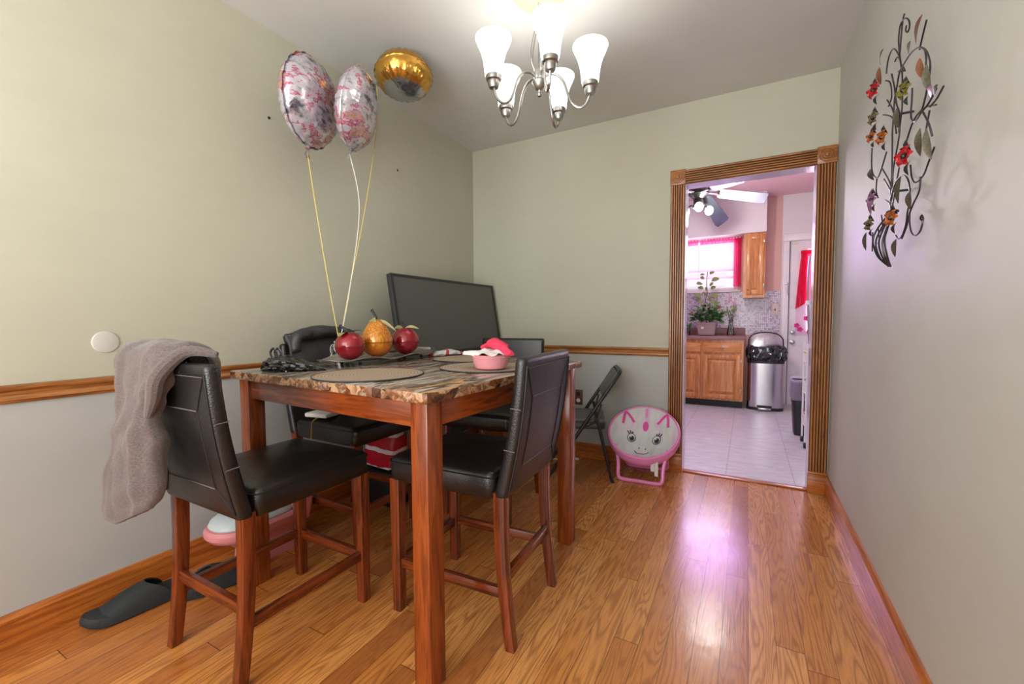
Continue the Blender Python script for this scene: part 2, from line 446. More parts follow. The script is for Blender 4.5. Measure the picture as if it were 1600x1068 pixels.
def spline(pts, n=8, closed=False):
    P = [Vector(p) for p in pts]; out = []; m = len(P)
    rng = range(m if closed else m - 1)
    for i in rng:
        if closed: a, b, c, d = P[i - 1], P[i], P[(i + 1) % m], P[(i + 2) % m]
        else: a, b, c, d = P[max(i - 1, 0)], P[i], P[i + 1], P[min(i + 2, m - 1)]
        for k in range(n):
            t = k / n
            out.append(.5 * ((2 * b) + (c - a) * t + (2 * a - 5 * b + 4 * c - d) * t * t + (3 * b - a - 3 * c + d) * t ** 3))
    if not closed: out.append(P[-1])
    return out
def rrect(w, d, r, n=5, cx=0, cy=0):
    out = []
    for sx, sy, a0 in ((1, 1, 0), (-1, 1, 90), (-1, -1, 180), (1, -1, 270)):
        for k in range(n + 1):
            a = R(a0 + 90 * k / n)
            out.append((cx + sx * (w / 2 - r) + r * cos(a), cy + sy * (d / 2 - r) + r * sin(a)))
    return out
def prism(bm, poly, p0, p1, side, up, mat=0):
    """extrude a 2-D profile (side, up) from p0 to p1"""
    p0, p1, side, up = map(Vector, (p0, p1, side, up))
    loft(bm, [[p + side * a + up * b for a, b in poly] for p in (p0, p1)], mat=mat); return bm
def ball(bm, c, r, sx=1, sy=1, sz=1, seg=14, rg=9, mat=0):
    prof = [(max(1e-4, sin(pi * i / rg)), -cos(pi * i / rg)) for i in range(rg + 1)]
    rings = [[(c[0] + r * sx * q * cos(2 * pi * k / seg), c[1] + r * sy * q * sin(2 * pi * k / seg), c[2] + r * sz * z) for k in range(seg)] for q, z in prof]
    loft(bm, rings, mat=mat); return bm
def leafmesh(bm, p0, p1, width, nrm, curl=.15, n=6, mat=0):
    p0, p1, nrm = Vector(p0), Vector(p1), Vector(nrm).normalized()
    d = p1 - p0; L = d.length; s = d.normalized().cross(nrm)
    if s.length < 1e-5: s = d.orthogonal()
    s.normalize(); rows = []
    for i in range(n + 1):
        t = i / n; w = width * (sin(pi * min(1, t * .96 + .02)) ** .8) * (1 - .25 * t)
        c = p0 + d * t + nrm * (curl * L * sin(pi * t))
        rows.append([c - s * w + nrm * w * .25, c, c + s * w + nrm * w * .25])
    loft(bm, rows, closed=False, mat=mat); return bm
def disp(bm, amp, scale, seed=0):
    for v in bm.verts:
        q = Vector(v.co) * scale + Vector((seed, seed * 1.7, seed * .3))
        v.co += Vector((mnoise.noise(q), mnoise.noise(q + Vector((31, 5, 9))), mnoise.noise(q + Vector((7, 47, 3))))) * amp

# ------------------------------------------------------------------ room shell
YB = -5.6
struct(box(nb(), -.12, W + .12, YB, 0, -.1, 0), 'floor', M['floor'])
struct(box(nb(), .2, 3.72, 0, 3.4, -.1, -.001), 'floor_kitchen', M['kfloor'])
struct(box(nb(), -.12, W + .12, YB, .0, H, H + .1), 'ceiling', M['ceil'])
struct(box(nb(), .2, 3.72, .12, 3.4, KH, KH + .1), 'ceiling_kitchen', M['kceil'])
struct(box(nb(), -.12, 0, YB, .12, 0, H), 'wall_left', M['paint'])
struct(box(nb(), W, W + .12, YB, .0, 0, H), 'wall_right', M['paint_right'])
DX0, DX1, DZ = 1.815, 2.578, 2.072
b = nb(); box(b, 0, DX0, 0, .12, 0, KH); box(b, DX1, 3.72, 0, .12, 0, KH); box(b, DX0, DX1, 0, .12, DZ, KH)
struct(b, 'wall_back', M['paint'])
# kitchen walls
KY = 3.25
WX0, WX1, WZ0, WZ1 = 1.05, 2.09, 1.50, 2.22
b = nb(); box(b, .2, WX0, KY, KY + .12, 0, KH); box(b, WX0, WX1, KY, KY + .12, 0, WZ0); box(b, WX0, WX1, KY, KY + .12, WZ1, KH); box(b, WX1, 2.585, KY, KY + .12, 0, KH)
struct(b, 'wall_kitchen_back', M['kpeach'])
b = nb(); box(b, 2.585, 2.665, KY - .004, KY + .12, 0, KH); box(b, 2.665, 3.5, KY - .004, KY + .12, 2.12, KH); box(b, 3.5, 3.72, KY - .004, KY + .12, 0, KH)
struct(b, 'wall_kitchen_door', M['kwhite'])
struct(box(nb(), .2, .32, .12, KY, 0, KH), 'wall_kitchen_left', M['kwhite'])
struct(box(nb(), 3.6, 3.72, .12, KY, 0, KH), 'wall_kitchen_right', M['kwhite'])
struct(box(nb(), .32, 2.40, 2.93, KY, 2.20, KH), 'wall_kitchen_soffit', M['kwhite'])
struct(box(nb(), .32, 2.585, KY - .006, KY, .90, 1.478), 'wall_kitchen_tile', M['tile'])

# baseboards, shoe and chair rail
def bprof(h): return [(0, 0), (.018, 0), (.018, h - .018), (.013, h - .008), (.010, h), (0, h)]
struct(prism(nb(), bprof(.118), (0, YB, 0), (0, 0, 0), (1, 0, 0), (0, 0, 1)), 'baseboard_left', M['base']['y'])
struct(prism(nb(), bprof(.118), (.018, 0, 0), (1.70, 0, 0), (0, -1, 0), (0, 0, 1)), 'baseboard_back', M['base']['x'])
struct(prism(nb(), bprof(.118), (W, YB, 0), (W, 0, 0), (-1, 0, 0), (0, 0, 1)), 'baseboard_right', M['base']['y'])
RP = [(0, 0), (.008, 0), (.010, .008), (.017, .012), (.015, .020), (.008, .030), (.010, .040), (.018, .046), (.022, .052), (.022, .060), (.012, .064), (0, .064)]
struct(prism(nb(), RP, (0, YB, .843), (0, 0, .843), (1, 0, 0), (0, 0, 1)), 'trim_1', M['trim']['y'])
struct(prism(nb(), RP, (.022, 0, .843), (1.712, 0, .843), (0, -1, 0), (0, 0, 1)), 'trim_2', M['trim']['x'])

# door casing: fluted boards, rosette blocks, plinths, jambs, threshold
door = thing('door_1', None, None, kind='structure')
def flute(wd, t=.020, n=5):
    pr = [(-wd / 2, 0), (-wd / 2, t * .7), (-wd / 2 + .006, t)]
    m = wd - .022; p = m / n
    for i in range(n):
        x = -m / 2 + i * p
        pr += [(x + .20 * p, t), (x + .24 * p, t - .007), (x + .5 * p, t - .011), (x + .76 * p, t - .007), (x + .80 * p, t)]
    return pr + [(wd / 2 - .006, t), (wd / 2, t * .7), (wd / 2, 0)]
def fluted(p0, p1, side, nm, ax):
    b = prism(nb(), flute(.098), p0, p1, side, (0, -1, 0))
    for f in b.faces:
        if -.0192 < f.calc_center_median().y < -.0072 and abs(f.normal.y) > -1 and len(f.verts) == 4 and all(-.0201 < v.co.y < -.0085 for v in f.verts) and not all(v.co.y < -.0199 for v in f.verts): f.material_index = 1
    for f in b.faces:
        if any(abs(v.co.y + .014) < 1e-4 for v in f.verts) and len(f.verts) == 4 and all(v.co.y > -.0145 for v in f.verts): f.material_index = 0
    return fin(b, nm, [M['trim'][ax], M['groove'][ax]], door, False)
CW = .098
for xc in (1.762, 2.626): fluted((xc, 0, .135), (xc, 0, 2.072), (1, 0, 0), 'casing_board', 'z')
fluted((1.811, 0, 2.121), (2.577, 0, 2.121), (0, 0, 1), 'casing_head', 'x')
for xc in (1.762, 2.626):
    b = nb(); box(b, xc - .051, xc + .051, -.026, 0, 2.072, 2.176, .003)
    for r0 in (.038, .024): tube(b, [(xc + r0 * cos(a * pi / 12), -.027, 2.124 + r0 * sin(a * pi / 12)) for a in range(24)], .0045, 6, True)
    ball(b, (xc, -.026, 2.124), .013, 1, .6, 1)
    fin(b, 'rosette_block', M['trim']['x'], door)
    b = nb(); box(b, xc - .053, xc + .053, -.028, 0, 0, .112, .003); box(b, xc - .053, xc + .053, -.030, 0, .112, .122, .002); box(b, xc - .05, xc + .05, -.026, 0, .122, .137, .003)
    fin(b, 'plinth_block', M['base']['x'], door)
b = nb(); box(b, DX0 - .004, DX0 + .002, -.004, .125, 0, DZ); fin(b, 'jamb', M['jamb'], door, False)
b = nb(); box(b, DX1 - .002, DX1 + .004, -.004, .125, 0, DZ); fin(b, 'jamb', M['jamb'], door, False)
b = nb(); box(b, DX0, DX1, -.004, .125, DZ - .002, DZ + .004); fin(b, 'jamb_head', M['jamb'], door, False)
b = nb(); box(b, DX0, DX1, -.004, .05, 0, .010, .004); fin(b, 'threshold', M['base']['x'], door)

# round white cover, nail holes, outlet on the walls
t = thing('wall_cover_plate', 'round cream blank cover plate on the left wall above the chair rail', 'cover plate', (.0, -2.606, 1.042))
b = nb(); lathe(b, [(.001, .006), (.034, .006), (.041, .004), (.043, 0)], 32)
bmesh.ops.rotate(b, verts=b.verts, cent=(0, 0, 0), matrix=Matrix.Rotation(pi / 2, 3, 'Y')); fin(b, 'plate', M['paint_front'], t)
NAILS = [((-1.907, 2.182), 'tiny dark nail in the left wall just left of the pink-printed balloon'), ((-.965, 2.192), 'tiny dark nail in the left wall to the right of the mixed-print balloon')]
for (y, z), lb in NAILS:
    b = nb(); lathe(b, [(.001, .005), (.006, .004), (.007, 0)], 10)
    bmesh.ops.rotate(b, verts=b.verts, cent=(0, 0, 0), matrix=Matrix.Rotation(pi / 2, 3, 'Y'))
    o = fin(b, 'wall_nail', M['blackmetal']); o.location = (0, y, z); tag(o, lb, 'nail')
t = thing('wall_outlet', 'worn brown outlet cover with white chips on the back wall under the rail', 'outlet', (1.015, 0, .487))
fin(box(nb(), -.037, .037, -.006, 0, -.062, .062, .003), 'cover_plate', M['outlet'], t)
for dz in (-.026, .026):
    b = nb(); lathe(b, [(.001, .009), (.015, .009), (.017, .005)], 16)
    bmesh.ops.rotate(b, verts=b.verts, cent=(0, 0, 0), matrix=Matrix.Rotation(pi / 2, 3, 'X')); bmesh.ops.translate(b, verts=b.verts, vec=(0, 0, dz))
    fin(b, 'socket', M['whitematte'] if dz < 0 else M['darkplastic'], t)
b = nb(); tube(b, spline([(.93, -.03, .40), (.90, -.05, .2), (.93, -.07, .03), (1.05, -.10, .008), (1.0, -.12, .008), (.93, -.17, .008), (.84, -.2, .008), (.74, -.17, .008)], 8), .006, 8)
tag(fin(b, 'power_cord', M['white']), 'white power cord lying on the floor against the back wall', 'cord')

# ------------------------------------------------------------------ dining table
TBL = thing('dining_table', 'counter-height square table with marbled brown top and cherry wood legs', 'table', (.909, -1.797, 0), R(-3.3))
TW = .556
fin(box(nb(), -TW, TW, -TW, TW, .882, .915, .005), 'tabletop', M['marble'], TBL)
li = TW - .025
for sx in (-1, 1):
    for sy in (-1, 1):
        x1, y1 = sx * li, sy * li; x0, y0 = sx * (li - .068), sy * (li - .068)
        fin(box(nb(), min(x0, x1), max(x0, x1), min(y0, y1), max(y0, y1), 0, .882, .004), 'leg', M['red']['z'], TBL)
for sx in (-1, 1):
    xa, xb = sx * (li - .012), sx * (li - .034)
    fin(box(nb(), min(xa, xb), max(xa, xb), -li + .068, li - .068, .80, .882, .002), 'apron', M['red']['y'], TBL)
    fin(box(nb(), -li + .068, li - .068, min(xa, xb), max(xa, xb), .80, .882, .002), 'apron', M['red']['x'], TBL)

# ------------------------------------------------------------------ counter chairs
def back_c(z):   # centre y and thickness of the padded back at height z
    u = (z - .53) / .465
    return -.232 - .078 * u - .012 * sin(pi * u), .050 - .008 * u
def make_chair(label, loc, rz, group):
    t = thing('counter_chair', label, 'chair', loc, rz, group)
    b = nb(); rings = []
    for z, ins in ((.515, .010), (.522, .002), (.555, 0), (.588, 0), (.600, .006), (.606, .016)):
        rings.append([(x, y, z) for x, y in rrect(.445 - 2 * ins, .455 - 2 * ins, .03 - ins * .6, 5, 0, .018)])
    base = [Vector(p) for p in rings[-1]]; c = Vector((0, .018, 0))
    for s in (.85, .65, .45, .25, .08):
        rings.append([((p.x) * s, c.y + (p.y - c.y) * s, .606 + .020 * (1 - s ** 2)) for p in base])
    loft(b, rings); bmesh.ops.subdivide_edges(b, edges=[], cuts=1)
    seat = fin(b, 'seat', M['leather'], t, True, 50)
    b = nb()
    tube(b, [(x, y, .590) for x, y in rrect(.449, .459, .03, 5, 0, .018)], .0028, 5, True)
    fin(b, 'piping', M['piping'], seat)
    b = nb(); rings = []
    zs = [.528, .534] + [.55 + .43 * i / 12 for i in range(13)] + [.990, .996, .999]
    for i, z in enumerate(zs):
        yc, th = back_c(z); w = .445; k = 1
        if i == 0: k = .9
        if z > .985: k = {.990: .96, .996: .80, .999: .5}[z]
        w2 = w - (1 - k) * th
        rings.append([(x, yc + y, z) for x, y in rrect(w2, th * k, .018 * k, 4)])
    loft(b, rings)
    bk = fin(b, 'backrest', M['leather'], t, True, 50)
    def rear(x, z): yc, th = back_c(z); return (x, yc - th / 2 - .0005, z)
    def front(x, z): yc, th = back_c(z); return (x, yc + th / 2 + .0005, z)
    b = nb()
    def seam(p, q, r=.0026, f=rear):
        tube(b, [f(p[0] + (q[0] - p[0]) * i / 8, p[1] + (q[1] - p[1]) * i / 8) for i in range(9)], r, 5)
    for s in (-1, 1):
        seam((s * .145, .62), (s * .145, .862)); seam((s * .145, .862), (s * .205, .968)); seam((s * .145, .62), (s * .205, .548)); seam((s * .209, .545), (s * .209, .972), .0032)
    seam((-.209, .970), (.209, .970), .0032)
    fin(b, 'piping', M['piping'], bk)
    b = nb()
    seam((-.145, .862), (.145, .862), .0016); seam((-.145, .62), (.145, .62), .0016); seam((-.205, .964), (.205, .964), .0012)
    for zz in (.69, .83):
        yc, th = back_c(zz)
        for s in (-1, 1): tube(b, [(s * .2228, yc - th * .42, zz), (s * .2228, yc + th * .42, zz + .003)], .0014, 5)
    for s in (-1, 1):
        tube(b, [front(s * .074, .6 + .38 * i / 10) for i in range(11)] + [(s * .074, back_c(.99)[0], 1.0005), rear(s * .074, .972)], .0016, 5)
    fin(b, 'stitching', M['stitch'], bk)
    for s in (-1, 1):
        b = nb(); loft(b, [[(s * .196 + x, .222 + y, z) for x, y in rrect(w, w, .003, 2)] for z, w in ((0, .036), (.3, .041), (.52, .043))])
        fin(b, 'leg', M['chairwood']['z'], t)
        b = nb(); rg = []
        for i in range(9):
            u = i / 8; z = .54 * u
            y = -.262 + .036 * u + .018 * sin(pi * u) ** 1 * .6 - .0
            w = .034 + .008 * u
            rg.append([(s * .198 + x, y + q, z) for x, q in rrect(w, w, .003, 2)])
        loft(b, rg); fin(b, 'leg', M['chairwood']['z'], t)
        b = nb(); box(b, s * .196 - .011, s * .196 + .011, -.245, .205, .172, .208, .003); fin(b, 'stretcher', M['chairwood']['y'], t)
    fin(box(nb(), -.178, .178, .211, .233, .165, .203, .003), 'stretcher', M['chairwood']['x'], t)
    fin(box(nb(), -.180, .180, -.250, -.228, .225, .262, .003), 'stretcher', M['chairwood']['x'], t)
    fin(box(nb(), -.175, .175, -.2, .205, .505, .520, .003), 'seat_frame', M['chairwood']['x'], t)
    return t
G = 'counter chairs around the dining table'
ch1 = make_chair('black leather counter chair with the grey hoodie hanging off its back', (.690, -2.362, 0), R(0), G)
ch2 = dup(ch1, (1.262, -1.903, 0), R(93), 'black leather counter chair seen from its bare back in front of the folding chair', G)
ch3 = dup(ch1, (.872, -1.115, 0), R(180 + 5), 'black leather counter chair whose top shows behind the pink bowl', G)
ch4 = dup(ch1, (.350, -1.690, 0), R(-90), 'black leather counter chair by the left wall with a dark jacket over its back', G)

# ------------------------------------------------------------------ cloth draped over a chair back (chair-local shape)
def drape(bm, path, nseg=40, folds=7, famp=.012, seed=0, skew=0):
    """path: list of (y, z, cx, halfwidth, halfthick, zshear)"""
    P = [Vector(p) for p in [(q[0], q[1], 0) for q in path]]
    rings = []
    fine = []
    for i in range(len(path) - 1):
        for k in range(5):
            t = k / 5; a, b_ = path[i], path[i + 1]
            s = t * t * (3 - 2 * t)
            fine.append(tuple(a[j] + (b_[j] - a[j]) * (t if j < 2 else s) for j in range(6)))
    fine.append(path[-1])
    # smooth the y,z path
    F = [list(q) for q in fine]
    for _ in range(3):
        F = [F[0]] + [[(F[i - 1][j] + 2 * F[i][j] + F[i + 1][j]) / 4 for j in range(6)] for i in range(1, len(F) - 1)] + [F[-1]]
    n = len(F)
    for i in range(n):
        y, z, cx, hw, ht, sh = F[i]
        a, c = F[max(i - 1, 0)], F[min(i + 1, n - 1)]
        ty, tz = c[0] - a[0], c[1] - a[1]; L = sqrt(ty * ty + tz * tz) or 1
        ny, nz = tz / L, -ty / L      # outward normal in the y-z plane
        rg = []
        for k in range(nseg):
            th = 2 * pi * k / nseg
            ex = abs(cos(th)) ** .75 * (1 if cos(th) >= 0 else -1); ey = abs(sin(th)) ** .8 * (1 if sin(th) >= 0 else -1)
            x = cx + hw * ex
            wv = sin(ex * folds + seed + .35 * sin(i * .35)) + .6 * sin(ex * folds * 1.9 + seed * 2 + i * .12)
            w = ht * ey + famp * wv * (.7 + .3 * sin(i * .3)) * (1 if ey < 0 else .35)
            q = mnoise.noise(Vector((x * 14, i * .22, seed))) * famp * .9
            rg.append((x, y + ny * (w + q), z + nz * (w + q) + sh * ex))
        rings.append(rg)
    loft(bm, rings); return bm
hood = thing('hoodie', 'heather grey-brown hoodie draped over the back of the nearest chair', 'hoodie', (.690, -2.362, 0))
b = nb()
drape(b, [(-.222, .92, -.05, .13, .010, 0), (-.222, .98, -.05, .14, .012, 0), (-.240, 1.035, -.07, .15, .016, 0), (-.305, 1.052, -.085, .155, .020, 0), (-.352, 1.02, -.10, .155, .024, 0),
          (-.362, .96, -.10, .150, .026, .0), (-.365, .90, -.095, .128, .028, .01), (-.370, .835, -.095, .092, .036, .02), (-.374, .79, -.095, .100, .040, .03), (-.378, .70, -.105, .140, .044, .05), (-.384, .60, -.11, .158, .042, .06), (-.388, .545, -.11, .150, .034, .06), (-.388, .525, -.11, .12, .018, .05)], 64, 10, .014, 1.3)
hb = fin(b, 'hoodie_body', M['fleece'], hood, True, 70)
b = nb(); tube(b, spline([(-.01, -.378, .84), (.03, -.378, .90), (.055, -.372, .97), (.085, -.315, 1.032), (.15, -.262, 1.022)], 6), [.008 + .014 * sin(pi * i / 24) for i in range(25)], 10)
fin(b, 'hood_edge', M['fleece'], hood)

jk = thing('leather_jacket', 'dark leather jacket slung over the back of the chair by the left wall', 'jacket', (.350, -1.690, 0), R(-90))
b = nb()
drape(b, [(-.205, .70, .02, .18, .012, 0), (-.220, .85, .02, .185, .014, 0), (-.235, .96, .02, .19, .018, 0), (-.262, 1.03, .02, .195, .026, 0), (-.285, 1.045, .02, .195, .03, 0), (-.300, 1.03, .02, .19, .02, 0), (-.318, 1.0, .02, .17, .008, 0)], 48, 8, .016, 4.1)
fin(b, 'jacket_body', M['jacket'], jk, True, 70)
b = nb(); tube(b, spline([(-.16, -.20, 1.045), (-.08, -.19, 1.052), (.02, -.20, 1.062), (.12, -.21, 1.055), (.2, -.20, 1.03), (.215, -.185, .96)], 6), [.020 + .014 * sin(pi * i / 30) for i in range(31)], 12); disp(b, .010, 22, 3)
fin(b, 'sleeve', M['jacket'], jk, True, 60)

# ------------------------------------------------------------------ television on a console, things behind the table
t = thing('console_table', 'dark low console in the back corner under the leaning television', 'console', (.23, -.61, 0))
fin(box(nb(), -.17, .17, -.575, .575, .84, .868, .004), 'top_board', M['darkplastic'], t)
for sx in (-1, 1):
    for sy in (-1, 1):
        fin(box(nb(), sx * .145 - .02, sx * .145 + .02, sy * .545 - .02, sy * .545 + .02, 0, .84, .003), 'leg', M['darkplastic'], t)
fin(box(nb(), -.16, .16, -.56, .56, .30, .32, .003), 'shelf', M['darkplastic'], t)
tv = thing('television', 'large grey-black flat television leaning in the back left corner', 'television', (.300, -.665, .873))
tilt = Matrix.Rotation(R(-9.5), 4, 'Y')
def tvpart(b, nm, m):
    bmesh.ops.transform(b, matrix=tilt, verts=b.verts); return fin(b, nm, m, tv)
tvpart(box(nb(), -.022, .012, -.622, .622, .0, .555, .006), 'television_body', M['tvbody'])
tvpart(box(nb(), .0122, .0135, -.600, .600, .028, .537), 'screen', M['tvscreen'])
b = nb()
for y0, y1, z0, z1 in ((-.622, -.600, 0, .555), (.600, .622, 0, .555), (-.6, .6, .537, .555), (-.6, .6, 0, .028)): box(b, .011, .017, y0, y1, z0, z1, .001)
tvpart(b, 'bezel', M['tvbody'])
tag(fin(box(nb(), .10, .40, -1.47, -1.29, 0, .21, .012), 'storage_box', M['darkplastic']), 'black storage box on the floor beside the wall-side chair', 'box')
t = thing('gift_bag', 'red shopping bag with white bands standing on the black box', 'bag', (.25, -1.38, .235))
b = nb(); loft(b, [[(x, y, z) for x, y in rrect(w, d, .03, 4)] for z, w, d in ((0, .24, .13), (.06, .26, .14), (.14, .26, .13), (.21, .25, .09), (.25, .24, .03))]); disp(b, .02, 12, 5)
fin(b, 'bag_body', M['redstripe'], t, True, 60)

t = thing('paper_packet', 'white paper packet with red marks on the seat of the wall-side chair', 'packet', (.275, -1.845, .6245), R(-80))
fin(box(nb(), -.05, .05, -.07, .07, 0, .022, .006), 'packet_body', M['whitematte'], t)
b = nb()
for x in (-.012, .008): tube(b, spline([(x - .01, -.0705, .004), (x - .006, -.0708, .016), (x, -.0708, .018), (x + .006, -.0708, .016), (x + .01, -.0705, .004)], 4), .0022, 5)
fin(b, 'red_mark', M['redcloth'], t)
b = nb(); tube(b, spline([(.30, -1.80, .630), (.30, -1.88, .628), (.30, -1.922, .612), (.30, -1.930, .57), (.296, -1.930, .50)], 5), .004, 5, flat=.3)
tag(fin(b, 'yellow_ribbon', M['goldribbon']), 'thin yellow ribbon hanging over the seat edge of the wall-side chair', 'ribbon')

# ------------------------------------------------------------------ table-top things
TZ = .9155
for x, y, lb in ((.972, -2.165, 'round woven placemat nearest the camera in front of the fruit tray'), (1.235, -1.755, 'round woven placemat under the pink bowl'), (.945, -1.445, 'round woven placemat at the far side behind the candy wrapper')):
    b = nb(); lathe(b, [(.185, 0), (.198, .001), (.2, .003), (.196, .005), (.18, .004), (.001, .004)], 64)
    o = fin(b, 'placemat', M['mat']); o.location = (x, y, TZ); tag(o, lb, 'placemat', 'round woven placemats')
    b = nb(); tube(b, [(.199 * cos(k * pi / 32), .199 * sin(k * pi / 32), .003) for k in range(64)], .0028, 6, True)
    fin(b, 'edge_binding', M['twig'], o)
# tray
TR = thing('fruit_tray', 'wavy long grey metal tray holding the three wooden fruits', 'tray', (.592, -1.712, TZ), R(2))
def trayz(u, v): return .018 + .022 * (abs(v) ** 2.2) * (.6 + .4 * sin(u * 9)) + .012 * abs(u) ** 3
b = nb(); rows = []
for i in range(41):
    u = -1 + 2 * i / 40; hw = .125 * (1 - abs(u) ** 3.2) ** .6 + .006
    rows.append([(hw * v * (1 + .07 * sin(u * 11)), (.385 * u), trayz(u, v)) for v in [-1 + 2 * k / 12 for k in range(13)]])
low = [[(x, y, z - .004) for x, y, z in r] for r in rows]
loft(b, rows, closed=False); loft(b, low, closed=False)
loft(b, [[r[0] for r in rows], [r[0] for r in low]], closed=False); loft(b, [[r[-1] for r in rows], [r[-1] for r in low]], closed=False)
loft(b, [rows[0], low[0]], closed=False); loft(b, [rows[-1], low[-1]], closed=False)
fin(b, 'tray_dish', M['tray'], TR)
for x, y in ((.06, -.22), (-.06, -.22), (.06, .22), (-.06, .22)):
    fin(ball(nb(), (x, y, .0085), .0085), 'ball_foot', M['darkplastic'], TR)
# fruits
def fruit(name, label, loc, prof, mat, stem, leaves, seam):
    t = thing(name, label, 'decorative fruit', loc)
    b = nb(); lathe(b, prof, 36); fin(b, 'fruit_body', mat, t, True, 60)
    fin(tube(nb(), spline(stem, 5), [.007 - .0015 * i / (len(stem) * 5) + (.0025 if i > (len(stem) - 1) * 5 - 3 else 0) for i in range((len(stem) - 1) * 5 + 1)], 8), 'stem', M['twig'], t)
    for p0, p1, w, m in leaves: fin(leafmesh(nb(), p0, p1, w, (0, -.5, .8), .12), 'leaf', m, t)
    fin(tube(nb(), [(seam[0] * cos(k * pi / 20), seam[0] * sin(k * pi / 20), seam[1]) for k in range(40)], .0012, 5, True), 'seam', M['twig'], t)
    return t
def sph(r, sq=1.0, n=18, dip=.12):
    pr = []
    for i in range(n + 1):
        a = pi * i / n; rr = max(.001, r * sin(a)); z = r * sq * (1 - cos(a))
        if i > n * .8: z -= dip * r * ((i - n * .8) / (n * .2)) ** 2
        pr.append((rr, z))
    return pr
FZ = TZ + .0245
fruit('wooden_apple', 'glossy red wooden apple at the front left of the pear', (.613, -1.946, FZ), sph(.066), M['apple'], [(0, 0, .118), (-.012, -.006, .135), (-.032, -.012, .15), (-.045, -.016, .157)], [((-.004, -.01, .125), (.012, -.062, .112), .026, M['sage']), ((0, .0, .125), (.05, .03, .135), .006, M['twig'])], (.0662, .062))
pr = []
for i in range(25):
    a = pi * i / 24; z = .094 * (1 - cos(a)); rr = .076 * sin(a)
    if a > pi / 2: rr *= 1 - .18 * sin((a - pi / 2) * 2) * .9
    else: rr *= 1.0 + .06 * sin(a * 2)
    pr.append((max(rr, .001), z))
fruit('wooden_pear', 'tall amber wooden pear in the middle of the fruit tray', (.618, -1.785, FZ), pr, M['pear'], [(0, 0, .182), (-.004, -.002, .2), (-.018, -.006, .225), (-.024, -.008, .232)], [((-.02, -.02, .184), (.022, -.028, .172), .020, M['sage']), ((.012, .0, .184), (.085, .045, .128), .012, M['paleleaf'])], (.0775, .075))
fruit('wooden_apple', 'glossy red wooden apple at the far right of the pear', (.617, -1.585, FZ), sph(.073), M['apple'], [(0, 0, .130), (-.002, 0, .14), (-.012, -.002, .158), (-.015, -.003, .17)], [((-.005, -.01, .14), (-.055, -.03, .134), .020, M['sage']), ((.012, -.01, .142), (.075, .025, .135), .015, M['paleleaf'])], (.0732, .066))
# crumpled black plastic bag
t = thing('plastic_bag', 'crumpled black plastic bag lying on the table corner left of the tray', 'plastic bag', (.580, -2.200, TZ), R(28))
b = nb(); rings = []
for i in range(33):
    u = i / 32; env = sin(pi * min(1, u ** .75 * .98 + .02)) ** .6 * (1 - .55 * u)
    rg = []
    for k in range(44):
        a = 2 * pi * k / 44; c, s = cos(a), sin(a)
        q = Vector((u * 5, c * 1.8, s * 1.8)); w = 1.05 + .30 * mnoise.noise(q * 1.2) + .22 * (abs(mnoise.noise(q * 2.4)) * 2 - .5)
        y = .075 * env * c * w; z = max(0, .030 * env + .040 * env * s * w)
        rg.append((-.13 + .26 * u + .008 * mnoise.noise(q * 4), y, z + .001))
    rings.append(rg)
loft(b, rings); fin(b, 'bag_body', M['bagblack'], t, True, 28)
b = nb()
for dx in (0, .018): tube(b, spline([(-.09 + dx, .0, .05), (-.10 + dx, .0, .075), (-.088 + dx, .0, .092), (-.075 + dx, .0, .078), (-.07 + dx, 0, .05)], 5), .005, 6, flat=.4)
fin(b, 'handle_loop', M['bagblack'], t)
# candy wrapper
t = thing('candy_bag', 'crinkled red and white candy wrapper lying behind the right apple', 'wrapper', (.680, -1.315, TZ), R(72))
b = nb(); rings = []
for i in range(25):
    u = i / 24; e = .35 + .65 * sin(pi * u) ** .6 if 0 < i < 24 else .5
    rg = []
    for k in range(20):
        a = 2 * pi * k / 20; w = 1 + .35 * mnoise.noise(Vector((u * 6, cos(a) * 1.5, sin(a) * 1.5)))
        rg.append((-.11 + .22 * u, .034 * e * cos(a) * w, max(.001, .016 * e + .019 * e * sin(a) * w)))
    rings.append(rg)
loft(b, rings); fin(b, 'wrapper_body', M['candywrap'], t, True, 40)
# pink bowl with contents
t = thing('pink_bowl', 'small pink plastic bowl on the placemat behind the bare-backed chair', 'bowl', (1.300, -1.825, TZ + .005))
b = nb(); lathe(b, [(.001, 0), (.05, 0), (.062, .006), (.072, .03), (.078, .058), (.080, .060), (.076, .06), (.068, .03), (.056, .010), (.001, .008)], 36); fin(b, 'bowl_body', M['pinkbowl'], t)
fin(tube(nb(), [(.0765 * cos(k * pi / 18), .0765 * sin(k * pi / 18), .05) for k in range(36)], .0016, 5, True), 'rim_band', M['pinkbowl'], t)
b = nb(); rows = []
for i in range(15):
    u = -1 + 2 * i / 14
    rows.append([(.080 * u - .012 - .028 * max(0, -u) ** 3 * (1 - abs(v)), .070 * v, .060 + .014 * (1 - u * u) * (1 - v * v) + .018 * mnoise.noise(Vector((u * 2.2, v * 2.2, 2))) + .006 * mnoise.noise(Vector((u * 7, v * 7, 5)))) for v in [-1 + 2 * k / 14 for k in range(15)]])
loft(b, rows, closed=False)
o = fin(b, 'paper_napkin', M['tissue'], None, True, 80); o.location = (1.300, -1.825, TZ + .008); tag(o, 'white paper napkin spilling over the rim of the pink bowl', 'napkin')
b = nb(); tube(b, spline([(-.062, .02, .088), (-.045, .03, .108), (-.015, .03, .120), (.03, .015, .108), (.075, -.005, .090), (.10, -.015, .078)], 6), [.008 + .012 * sin(pi * i / 30) for i in range(31)], 12, flat=1.3); disp(b, .012, 30, 2)
o = fin(b, 'coral_cloth', M['redcloth'], None, True, 60); o.location = (1.300, -1.815, TZ - .010); tag(o, 'coral red cloth bunched up in the pink bowl', 'cloth')

